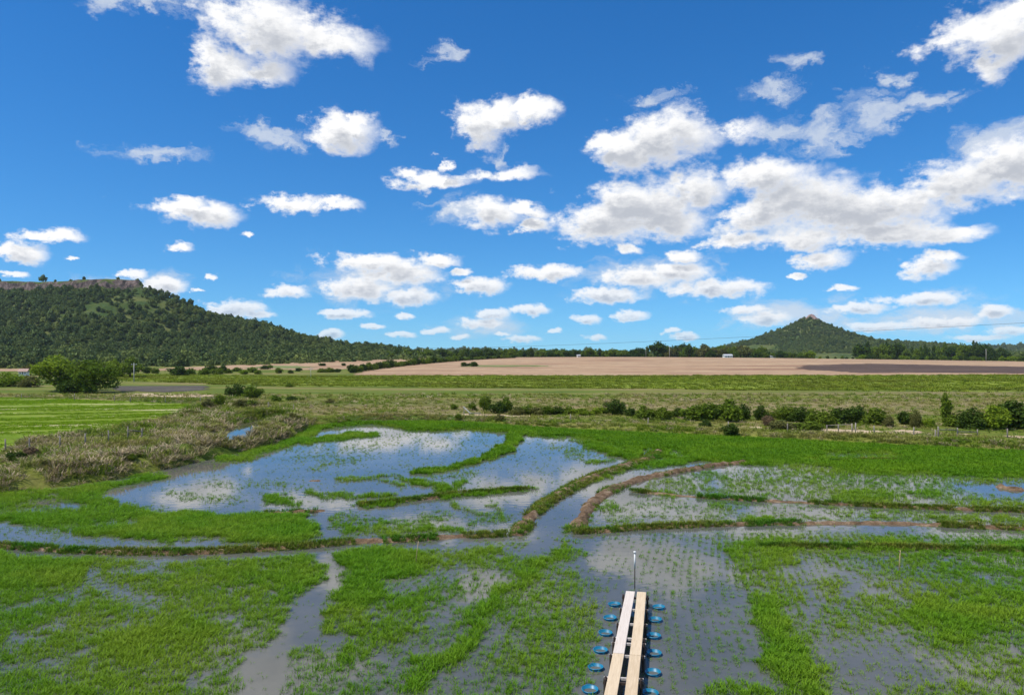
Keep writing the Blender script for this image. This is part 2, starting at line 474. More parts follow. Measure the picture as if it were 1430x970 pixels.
M['canal'] = water_mat('canal_water', ((.05, .05, .035), (.08, .075, .05)), 0.03)

M['rice'] = leaf_mat('rice_leaf', (.075, .200, .006), (.150, .300, .012), (.190, .290, .018), patch=0.10, transl=0.40, spec=0.12)
M['rice_band'] = leaf_mat('rice_leaf_lush', (.070, .180, .004), (.125, .255, .008), (.140, .265, .008), patch=0.12, transl=0.40, spec=0.12)
M['bund_grass'] = leaf_mat('bund_grass', (.09, .15, .012), (.19, .19, .03), (.06, .17, .01), patch=0.25, transl=0.3)
M['rough_grass'] = leaf_mat('rough_grass', (.090, .165, .010), (.18, .225, .022), (.24, .22, .06), patch=0.09, transl=0.3)
M['dead_reed'] = leaf_mat('dead_reed', (.31, .235, .14), (.48, .38, .24), (.26, .22, .11), patch=0.3, transl=0.2, spec=0.1)
M['leaf'] = [leaf_mat('leaf_mid', (.100, .165, .012), (.160, .225, .020), (.135, .190, .018), transl=0.36),
             leaf_mat('leaf_dark', (.040, .080, .010), (.070, .112, .014), (.055, .092, .012), transl=0.26),
             leaf_mat('leaf_bright', (.170, .265, .012), (.230, .310, .020), (.195, .270, .020), transl=0.40),
             leaf_mat('leaf_olive', (.125, .140, .030), (.170, .170, .048), (.145, .145, .042), transl=0.30),
             leaf_mat('leaf_brown', (.170, .115, .062), (.200, .140, .080), (.160, .115, .060), transl=0.20)]
M['forest'] = leaf_mat('forest_leaf', (.038, .082, .024), (.220, .260, .062), (.115, .165, .044), patch=0.010, transl=0.20, spec=0.1)
M['bark'] = plain_mat('bark', (.14, .10, .07), 0.9, 0.1, 0.5, 3.0)
M['wood'] = plain_mat('grey_post_wood', (.34, .30, .25), 0.9, 0.1, 0.45, 5.0, (1, 1, .3))
M['dark_wood'] = plain_mat('dark_wet_wood', (.075, .055, .045), 0.8, 0.2, 0.5, 5.0)
M['pale_plank'] = plain_mat('new_pine_plank', (.70, .55, .37), 0.75, 0.2, 0.0, 3.0, (8, 0.5, 3), dark=(.57, .43, .27), bump=.3, rz=.21)
M['bleached_plank'] = plain_mat('bleached_plank', (.70, .61, .52), 0.75, 0.2, 0.0, 3.0, (8, 0.5, 3), dark=(.60, .50, .41), bump=.3, rz=.21)
M['crossbar'] = plain_mat('weathered_crossbar', (.62, .56, .50), 0.8, 0.2, 0.35, 8.0)
M['blue'] = plain_mat('blue_plastic', (.008, .190, .330), 0.38, 0.5, 0.22, 5.0)
M['white'] = plain_mat('white_paint', (.78, .77, .73), 0.6, 0.3, 0.12, 3.0)
M['concrete'] = plain_mat('concrete_pole', (.50, .48, .44), 0.85, 0.2, 0.2, 3.0)
M['cable'] = plain_mat('cable', (.05, .05, .055), 0.6, 0.3, 0.1)
M['roof'] = plain_mat('roof_tile', (.45, .30, .24), 0.8, 0.2, 0.3, 2.0)
M['tin'] = plain_mat('pale_tin_roof', (.55, .56, .57), 0.5, 0.4, 0.1, 2.0)
M['glass'] = plain_mat('dark_window', (.03, .035, .04), 0.15, 0.5, 0.1)
M['bamboo'] = plain_mat('bamboo', (.48, .36, .18), 0.6, 0.3, 0.3, 9.0)

def hill_mat():
    m, T, out = new_mat('hill_ground')
    g = T.n.new('ShaderNodeNewGeometry')
    pos = g.outputs['Position']; nz = T.node('ShaderNodeSeparateXYZ', [g.outputs['True Normal']]).outputs[2]
    z = T.node('ShaderNodeSeparateXYZ', [pos]).outputs[2]
    f = T.noise(pos, 0.02, 6.0, 0.6).outputs['Fac']
    gr = T.mix(T.smooth(f, 0.4, 0.62), (.050, .085, .020, 1), (.130, .145, .040, 1))
    rs = T.noise(T.node('ShaderNodeMapping', {'Vector': pos, 'Scale': (1, 1, .22)}).outputs[0], 0.22, 7.0, 0.75).outputs['Fac']
    rk = T.n.new('ShaderNodeValToRGB'); T.l.new(rs, rk.inputs[0])
    e = rk.color_ramp.elements; e[0].position = .38; e[0].color = (.025, .022, .020, 1); e[1].position = .66; e[1].color = (.27, .20, .17, 1)
    x = e.new(.5); x.color = (.115, .085, .072, 1)
    steep = T.smooth(T.math('ADD', nz, T.math('MULTIPLY', T.math('SUBTRACT', rs, .5), .5)), 0.50, 0.72, 1.0, 0.0)
    col = T.mix(steep, gr, rk.outputs[0])
    b = T.node('ShaderNodeBsdfPrincipled', {'Base Color': col, 'Roughness': 0.95, 'Specular IOR Level': 0.1})
    h = T.noise(pos, 0.25, 7.0, 0.7).outputs['Fac']
    bn = T.node('ShaderNodeBump', {'Strength': 0.8, 'Distance': 3.0, 'Height': h})
    T.l.new(bn.outputs[0], b.inputs['Normal']); T.l.new(b.outputs[0], out.inputs[0])
    return m
M['hill'] = hill_mat()

# ------------------------------------------------------------------ terrain
P = lambda *pts: [G(*p) for p in pts]
PADDY = P((0, 690), (75, 682), (150, 672), (230, 656), (300, 640), (380, 622), (420, 605), (440, 597), (520, 589), (640, 591), (720, 597), (860, 605), (1000, 611), (1250, 624), (1430, 632)) \
        + [(75, 62), (130, 50), (130, -60), (-110, -60), (-110, 22), (-60, 43)]
DITCH = P((372, 588), (352, 597), (332, 607), (300, 617), (262, 628), (222, 638), (185, 648))
SHORE = P((312, 604), (340, 590), (372, 584), (388, 592), (368, 608), (345, 624), (312, 630))
POND = P((316, 613), (328, 601), (346, 592), (366, 590), (368, 597), (350, 607), (334, 614))
TRACK = P((180, 556), (330, 562), (450, 571), (560, 577), (715, 583), (860, 588), (960, 592), (1060, 599), (1200, 605), (1290, 608), (1430, 613), (1600, 619))
BANK = P((0, 628), (100, 616), (190, 600), (250, 578), (300, 562), (375, 566), (425, 578), (432, 598), (380, 620), (300, 638), (150, 670), (0, 688))

def terrain(X, Y):
    X = np.asarray(X, float); Y = np.asarray(Y, float)
    z = 0.10 + 0.10 * fbm(X * .12, Y * .12, 3)
    z = z + 5.75 * np.exp(-((X - 82) / 360.0) ** 2) * sstep(300, 620, Y) * (1 - 0.5 * sstep(650, 900, Y))
    near = (Y < 175) & (np.abs(X) < 160)
    if near.any():
        xn, yn = X[near], Y[near]
        zz = z[near]
        sd = sdpoly(xn, yn, PADDY)
        # low dyke round the paddies
        zz = zz + 0.55 * np.exp(-((sd + 3.0) / 2.2) ** 2) * (0.6 + 0.8 * fbm(xn * .3, yn * .3, 8))
        sb = sdpoly(xn, yn, BANK)
        zz = zz + sstep(-1.0, 3.0, sb) * (0.25 + 1.0 * fbm(xn * .22, yn * .22, 5) + 0.5 * (fbm(xn * .9, yn * .9, 6) - .5))
        dd, par = dline(xn, yn, DITCH)
        wd = np.interp(par, [0, .15, .45, .7, 1], [2.0, 2.4, 1.3, .6, .5])
        zz = np.where(dd < wd * 2.4, np.minimum(zz, -0.45 + 1.1 * np.maximum(0, dd - wd * .75) / wd), zz)
        zz = np.where(inpoly(xn, yn, SHORE), np.minimum(zz, .05), zz)
        zz = np.where(sd > -0.6, np.minimum(zz, 0.10 - 0.5 * sstep(-0.6, 0.8, sd)), zz)
        z = z.copy(); z[near] = zz
    return z

def tz(x, y):
    return float(terrain(np.array([x]), np.array([y]))[0])

def grid_mesh(name, xs, ys, zf, mat, keep=None, smooth=True):
    XX, YY = np.meshgrid(xs, ys)
    ZZ = zf(XX.ravel(), YY.ravel())
    V = np.stack([XX.ravel(), YY.ravel(), ZZ], 1)
    nx, ny = len(xs), len(ys)
    i = np.arange((nx - 1) * (ny - 1)); r, c = i // (nx - 1), i % (nx - 1)
    Fc = np.stack([r * nx + c, r * nx + c + 1, (r + 1) * nx + c + 1, (r + 1) * nx + c], 1)
    if keep is not None:
        cx = (V[Fc[:, 0], 0] + V[Fc[:, 2], 0]) / 2; cyy = (V[Fc[:, 0], 1] + V[Fc[:, 2], 1]) / 2
        Fc = Fc[keep(cx, cyy)]
        used = np.unique(Fc); mp = np.zeros(len(V), np.int64); mp[used] = np.arange(len(used))
        V = V[used]; Fc = mp[Fc]
    return mesh_from(name, V, Fc, mat, smooth)

def spaced(a, b, step, grow=None, end=None):
    out = list(np.arange(a, b, step))
    if grow:
        s, v = step, b
        while v < end: out.append(v); s *= grow; v += s
        out.append(end)
    return out
yl = [-400, -200, -120, -90] + spaced(-70, 180, 1.0) + spaced(180, 420, 3.0, 1.06, 5000)
xr = spaced(0, 125, 1.0) + spaced(125, 420, 5.0, 1.08, 5500)
xl = [-v for v in reversed(xr[1:])] + xr
tag(add('ground', grid_mesh('ground', np.array(xl, float), np.array(yl, float), terrain, M['meadow'])), kind='structure')

def patch(name, poly, step, dz, mat, rag=1.0, seed=0, stretch=1.0):
    a = np.array(poly)
    x0, x1, y0, y1 = a[:, 0].min() - 3, a[:, 0].max() + 3, a[:, 1].min() - 3, a[:, 1].max() + 3
    xs = np.arange(x0, x1 + step[0], step[0]); ys = np.arange(y0, y1 + step[1], step[1])
    def keep(cx, cyy):
        return sdpoly(cx, cyy, poly) + rag * (fbm(cx * .15 / stretch, cyy * .15, seed, 4) - .5) * 2 > 0
    o = add(name, grid_mesh(name, xs, ys, lambda X, Y: terrain(X, Y) + dz, mat, keep))
    return tag(o, kind='structure')

# far fields
patch('crop_field', [(GY(405, 215), 215), (GY(520, 212), 212), (GY(860, 200), 200), (GY(1300, 185), 185), (260, 176), (330, 300), (GY(1430, 316), 318), (150, 312), (-10, 306), (-95, 304), (-190, 330), (-160, 270)], (1.5, 1.5), .05, M['crop'], 6, 1, 3)
patch('dry_meadow', [(-55, 128), (-20, 118), (40, 116), (110, 118), (150, 128), (150, 158), (110, 160), (60, 152), (20, 160), (-30, 150), (-60, 146)], (1, 1), .05, M['dry'], 5, 2, 3)
patch('dry_meadow', [(30, 168), (100, 172), (180, 160), (180, 174), (110, 182), (30, 178)], (1, 1), .05, M['dry'], 4, 12, 3)
patch('ploughed_field', [(-70, 318), (-30, 311), (40, 309), (200, 316), (420, 330), (420, 640), (200, 660), (60, 655), (-40, 650), (-60, 560), (-66, 450), (-74, 380)], (2.5, 2.5), .07, M['plough'], 5, 3, 3)
patch('ploughed_field', [(-190, 372), (-150, 392), (-100, 380), (-86, 400), (-78, 470), (-70, 560), (-60, 640), (-110, 640), (-150, 520), (-190, 430), (-205, 400)], (2, 2), .07, M['plough'], 6, 4, 3)
patch('ploughed_field', [(-330, 372), (-250, 372), (-225, 400), (-255, 412), (-340, 412)], (2, 2), .07, M['plough'], 3, 5, 3)
patch('painted_shadow_field', [(165, 345), (260, 336), (420, 334), (420, 420), (300, 430), (230, 470), (175, 440), (150, 390)], (2.5, 2.5), .12, M['shadow_plough'], 8, 6, 4)  # cloud shadow band, painted as a darker sheet over the ploughed field
patch('pasture', [(-150, 410), (-120, 400), (-112, 416), (-130, 440), (-150, 450)], (2, 2), .14, M['pasture'], 3, 7)
patch('pasture', [(-30, 420), (-5, 415), (22, 420), (15, 436), (-20, 440)], (2, 2), .14, M['pasture'], 3, 8)
patch('burnt_stubble', P((160, 540), (285, 539), (288, 545), (230, 549), (160, 546)), (1, 1), .06, M['grey_scrub'], 2, 9)
patch('sandy_strip', P((158, 551), (200, 550), (292, 551), (296, 555), (230, 555), (160, 554)), (1, 1), .06, M['sand'], 1.5, 10)
patch('young_crop_field', P((-60, 552), (0, 556), (120, 559), (272, 566), (268, 573), (245, 588), (196, 602), (120, 616), (60, 626), (0, 634), (-120, 650)), (.8, .8), .05, M['left_field'], 1.2, 11)
def track_keep(cx, cyy):
    d, p_ = dline(cx, cyy, TRACK)
    return d + (fbm(cx * .3, cyy * .3, 21) - .5) * 2.4 + 2.4 * sstep(.47, .57, fbm(cx * .06, cyy * .06, 22, 3)) < 1.9
xs = np.arange(-75, 110, .5); ys = np.arange(76, 165, .5)
patch('sand_hollow', P((1043, 598), (1060, 597), (1080, 599), (1076, 603), (1052, 604)), (.4, .4), .07, M['sand'], .6, 14)
patch('sand_hollow', P((1245, 603), (1262, 601), (1292, 605), (1280, 609), (1255, 608)), (.4, .4), .07, M['sand'], .6, 15)
tag(add('dirt_track', grid_mesh('dirt_track', xs, ys, lambda X, Y: terrain(X, Y) + .05, M['sand'], track_keep)), kind='structure')

# ------------------------------------------------------------------ hills
MESA = [(-1500, 1150), (-1500, 905), (-760, 900), (-640, 862), (-560, 872), (-500, 850), (-426, 846), (-436, 866), (-590, 1150)]
def mesa_z(X, Y):
    d = -sdpoly(X, Y, MESA) + 26 * (fbm(X * .012, Y * .012, 31) - .5) + 14 * (fbm(X * .07, Y * .07, 33) - .5)
    prof = np.interp(d, [-400, -30, -7, -2.5, 1, 4.5, 84, 167, 233, 300, 380, 440, 520], [98, 95, 95, 94, 86, 82, 52, 27, 13.5, 6.0, 1.5, -1, -6])
    gul = (fbm(X * .02, Y * .02, 35) - .5) * 16 * sstep(8, 60, d) * (1 - sstep(240, 400, d))
    roll = 4.0 * (fbm(X * .03, Y * .03, 36) - .5) * (1 - sstep(-6, 0, d))
    return prof + gul + roll + 1.4 * (fbm(X * .15, Y * .15, 37) - .5)
tag(add('hill', grid_mesh('hill', np.arange(-1250, 20, 5.0), np.arange(400, 1010, 3.5), mesa_z, M['hill'])), kind='structure')

PKX, PKY = GY(1132, 1600), 1600.0
def peak_z(X, Y):
    dx, dy = X - PKX, Y - PKY
    d = np.hypot(dx, dy * .85) + 26 * (fbm(X * .008, Y * .008, 41) - .5)
    z = np.interp(d, [0, 9, 16, 24, 50, 113, 175, 240, 330, 460, 620], [86, 83, 78, 72, 59, 36, 18, 8, 2, -3, -14])
    dr = np.hypot(np.maximum(0, np.abs(dx - 160) - 110), dy * .8)
    sh = np.interp(dr, [0, 60, 140, 240, 400], [38, 30, 15, 4, -12]) * np.interp(dx, [40, 110, 270, 420], [.6, .9, .75, .2])
    return np.maximum(z, sh) + 8 * (fbm(X * .012, Y * .012, 43) - .5) * sstep(15, 60, d) + 1.5 * (fbm(X * .1, Y * .1, 44) - .5)
tag(add('hill', grid_mesh('hill_peak', np.arange(PKX - 520, PKX + 800, 7.0), np.arange(1120, 1900, 7.0), peak_z, M['hill'])), kind='structure')
def outcrop():
    V, Fc = [], []
    nu, nv = 26, 10
    for j in range(nv + 1):
        for i in range(nu):
            a = 2 * math.pi * i / nu; t = j / nv
            r_ = 17 * (1 - t ** 1.6 * .78) * (1 + .35 * (float(fbm(math.cos(a) * 2.2 + 5, math.sin(a) * 2.2 + t * 2, 77)) - .5) * 2)
            zz = 13.5 * t * (1 + .35 * (float(fbm(math.cos(a) * 1.5 * (1 - t) + 9, math.sin(a) * 1.5 * (1 - t), 78)) - .5) * 2)
            V.append((r_ * math.cos(a) * (1 if t < 1 else .3), r_ * math.sin(a) * .8 * (1 if t < 1 else .3), zz))
    for j in range(nv):
        for i in range(nu): Fc.append((j * nu + i, j * nu + (i + 1) % nu, (j + 1) * nu + (i + 1) % nu, (j + 1) * nu + i))
    Fc.append(tuple(nv * nu + i for i in range(nu)))
    rock = plain_mat('summit_rock', (.36, .25, .21), .95, .1, 0, .25, (1, 1, .4), dark=(.13, .095, .085))
    o_ = add('rock_outcrop', mesh_from('rock_outcrop', V, Fc, rock), None, (PKX, PKY - 4, 78.5))
    tag(o_, 'bare pinkish brown rock outcrop on top of the pointed hill', 'rock')
outcrop()
def ridge_z(X, Y):
    d = np.hypot((X - 2300) / 2.6, (Y - 2750))
    e = np.hypot((X + 300) / 3.0, (Y - 2600))
    return np.maximum(np.interp(d, [0, 120, 320, 600], [34, 30, 10, -8]), np.interp(e, [0, 100, 300], [10, 8, -8])) + 12 * (fbm(X * .006, Y * .006, 51) - .5)
tag(add('hill', grid_mesh('hill_ridge', np.arange(-1400, 3800, 22.0), np.arange(2200, 3100, 22.0), ridge_z, M['hill'])), kind='structure')

# ------------------------------------------------------------------ water
wx = np.arange(-112, 132, 3.0); wy = np.arange(-62, 112, 3.0)
tag(add('paddy_water', grid_mesh('paddy_water', wx, wy, lambda X, Y: X * 0.0, M['water'], lambda cx, cyy: sdpoly(cx, cyy, PADDY) > -3.2)), kind='structure')
def ditch_keep(cx, cyy):
    d, p_ = dline(cx, cyy, DITCH)
    return (d < np.interp(p_, [0, .15, .45, .7, 1], [1.5, 1.5, 1.5, .9, .7])) | (sdpoly(cx, cyy, POND) + (fbm(cx * .5, cyy * .5, 55) - .5) * 5 > -.2)
tag(add('ditch_water', grid_mesh('ditch_water', np.arange(-52, -20, .25), np.arange(60, 125, .25), lambda X, Y: X * 0 + .16, M['canal'], ditch_keep)), kind='structure')

# bunds: low earth ridges between the paddies
BUNDS = []
def bund(pts, widths, h=0.26, seed=0, bare=1.0):
    line = smooth_line(P(*pts), 24)
    n = len(line)
    W = np.interp(np.linspace(0, 1, n), np.linspace(0, 1, len(widths)), widths)
    V, K = [], 13
    h0 = h
    for i, p in enumerate(line):
        h = h0 * (.12 + .88 * min(1, 4.0 * min(i, n - 1 - i) / 24.0))
        a, b = line[max(i - 1, 0)], line[min(i + 1, n - 1)]
        t = (b - a) / (np.linalg.norm(b - a) + 1e-9); nv = np.array([-t[1], t[0]])
        wob = (float(fbm(p[0] * .7, p[1] * .7, seed, 3)) - .5) * 1.1
        for k in range(K):
            s = k / (K - 1) * 2 - 1
            q = p + nv * (s * W[i] * .5 * (1 + wob) + wob * .3)
            hh = h * .8 * (1 - abs(s) ** 1.6) * (0.55 + 0.9 * float(fbm(q[0] * .8, q[1] * .8, seed + 3))) - .05
            hh += .20 * (float(fbm(q[0] * 2.6, q[1] * 2.6, seed + 5, 4)) - .5)
            V.append((q[0], q[1], hh if 0 < k < K - 1 else -.12))
    Fc = [(i * K + k, i * K + k + 1, (i + 1) * K + k + 1, (i + 1) * K + k) for i in range(n - 1) for k in range(K - 1)]
    tag(add('earth_bund', mesh_from('earth_bund', V, Fc, M['mud'], True)), kind='structure')
    BUNDS.append(([tuple(p) for p in line], W, bare))
bund([(-360, 748), (-60, 760), (20, 764), (120, 770), (250, 772), (330, 769), (420, 763), (490, 757), (560, 754), (640, 749), (712, 746)], [.8, .8, .9, 1.0, .9], .22, 1, .68)
bund([(722, 748), (735, 730), (755, 708), (790, 686), (830, 666), (870, 653), (900, 643), (915, 635), (920, 629)], [.95, .95, 1.2, 1.5, 1.5, 1.3], .38, 2, .70)
bund([(806, 743), (814, 722), (830, 701), (860, 681), (900, 668), (940, 660), (1000, 650), (1048, 645)], [1.0, 1.0, 1.2, 1.2, .9, .8], .40, 3, 1.0)
bund([(880, 686), (950, 692), (1040, 698), (1150, 703), (1280, 709), (1440, 714), (1800, 722)], [.5, .7, .7, .8, .8], .20, 4, .7)
bund([(800, 744), (840, 742), (900, 737), (1000, 733), (1100, 731), (1250, 731), (1440, 739), (1800, 752)], [.6, .8, .9, .9, .9], .22, 5, .72)
bund([(1060, 763), (1150, 764), (1255, 765), (1440, 770), (1800, 782)], [.5, .6, .6, .5], .14, 6, .35)
bund([(500, 706), (575, 698), (640, 690), (740, 683)], [.6, .6, .7, .6], .16, 7, .4)
bund([(355, 718), (405, 716), (455, 713)], [.5, .9, .6], .22, 8, .9)
bund([(1393, 679), (1412, 683), (1432, 685)], [.8, 1.2, .8], .30, 9, 1.0)
bund([(430, 671), (448, 671)], [.5, .6], .16, 10, 1.0)
bund([(576, 698), (596, 696), (614, 695)], [.5, 1.0, .5], .26, 11, 1.0)
bund([(1160, 645), (1200, 643), (1260, 644)], [.5, .7, .5], .14, 12, .5)

# ------------------------------------------------------------------ scattering through geometry nodes
def scatter(name, pts, rot, scl, idx, sources):
    me = bpy.data.meshes.new(name)
    n = len(pts)
    me.vertices.add(n); me.vertices.foreach_set('co', np.asarray(pts, np.float32).ravel())
    for an, arr in (('rot', rot), ('scl', scl)):
        at = me.attributes.new(an, 'FLOAT_VECTOR', 'POINT'); at.data.foreach_set('vector', np.asarray(arr, np.float32).ravel())
    at = me.attributes.new('idx', 'INT', 'POINT'); at.data.foreach_set('value', np.asarray(idx, np.int32))
    o = add(name, me)
    col = bpy.data.collections.new(name + '_source')
    for k, s in enumerate(sources):
        so = bpy.data.objects.new('%s_piece_%03d' % (name, k), s); col.objects.link(so)
    ng = bpy.data.node_groups.new(name, 'GeometryNodeTree')
    ng.interface.new_socket('Geometry', in_out='INPUT', socket_type='NodeSocketGeometry')
    ng.interface.new_socket('Geometry', in_out='OUTPUT', socket_type='NodeSocketGeometry')
    N, L = ng.nodes, ng.links
    gi, go = N.new('NodeGroupInput'), N.new('NodeGroupOutput')
    ci = N.new('GeometryNodeCollectionInfo'); ci.inputs['Collection'].default_value = col
    ci.inputs['Separate Children'].default_value = True; ci.inputs['Reset Children'].default_value = True
    ip = N.new('GeometryNodeInstanceOnPoints')
    L.new(gi.outputs[0], ip.inputs['Points']); L.new(ci.outputs[0], ip.inputs['Instance'])
    ip.inputs['Pick Instance'].default_value = True
    def attr(an, dt):
        a = N.new('GeometryNodeInputNamedAttribute'); a.data_type = dt; a.inputs['Name'].default_value = an
        return a.outputs['Attribute']
    L.new(attr('idx', 'INT'), ip.inputs['Instance Index'])
    L.new(attr('rot', 'FLOAT_VECTOR'), ip.inputs['Rotation'])
    L.new(attr('scl', 'FLOAT_VECTOR'), ip.inputs['Scale'])
    L.new(ip.outputs[0], go.inputs[0])
    md = o.modifiers.new('scatter', 'NODES'); md.node_group = ng
    return o

def tuft_mesh(name, mat, n, h, spread, width, lean, seed):
    r = random.Random(seed); V, Fc = [], []
    for i in range(n):
        a = r.uniform(0, 2 * math.pi); rad = spread * math.sqrt(r.random()) * .5
        bx, by = rad * math.cos(a), rad * math.sin(a)
        a2 = a + r.uniform(-1.2, 1.2); ln = lean * r.uniform(.3, 1.3); hh = h * r.uniform(.55, 1.1); w = width * r.uniform(.7, 1.2)
        dx, dy = math.cos(a2), math.sin(a2); sx, sy = -dy * w, dx * w
        b = len(V)
        for t, ww in ((0, .7), (.55, 1.0)):
            k = ln * hh * t * t
            z = hh * t * (1 - .15 * ln * t)
            V += [(bx + dx * k - sx * ww, by + dy * k - sy * ww, z), (bx + dx * k + sx * ww, by + dy * k + sy * ww, z)]
        V.append((bx + dx * ln * hh, by + dy * ln * hh, hh * (1 - .25 * ln)))
        Fc += [(b, b + 1, b + 3, b + 2), (b + 2, b + 3, b + 4)]
    return mesh_from(name, V, Fc, mat)

def yaw(n): return np.stack([rng.normal(0, .08, n), rng.normal(0, .08, n), rng.uniform(0, 6.283, n)], 1)
def scl3(s, sz=None): return np.stack([s, s, s if sz is None else sz], 1)

# --- density of the rice, drawn over the photograph and carried to the ground
def poly_d(px, py, poly, soft):
    return sstep(-soft, soft, sdpoly(px, py, poly))
def line_d(px, py, pts, w, soft):
    d, p_ = dline(px, py, pts)
    ww = np.interp(p_, np.linspace(0, 1, len(w)), w) if hasattr(w, '__len__') else w
    return 1 - sstep(-soft, soft, d - ww / 2)

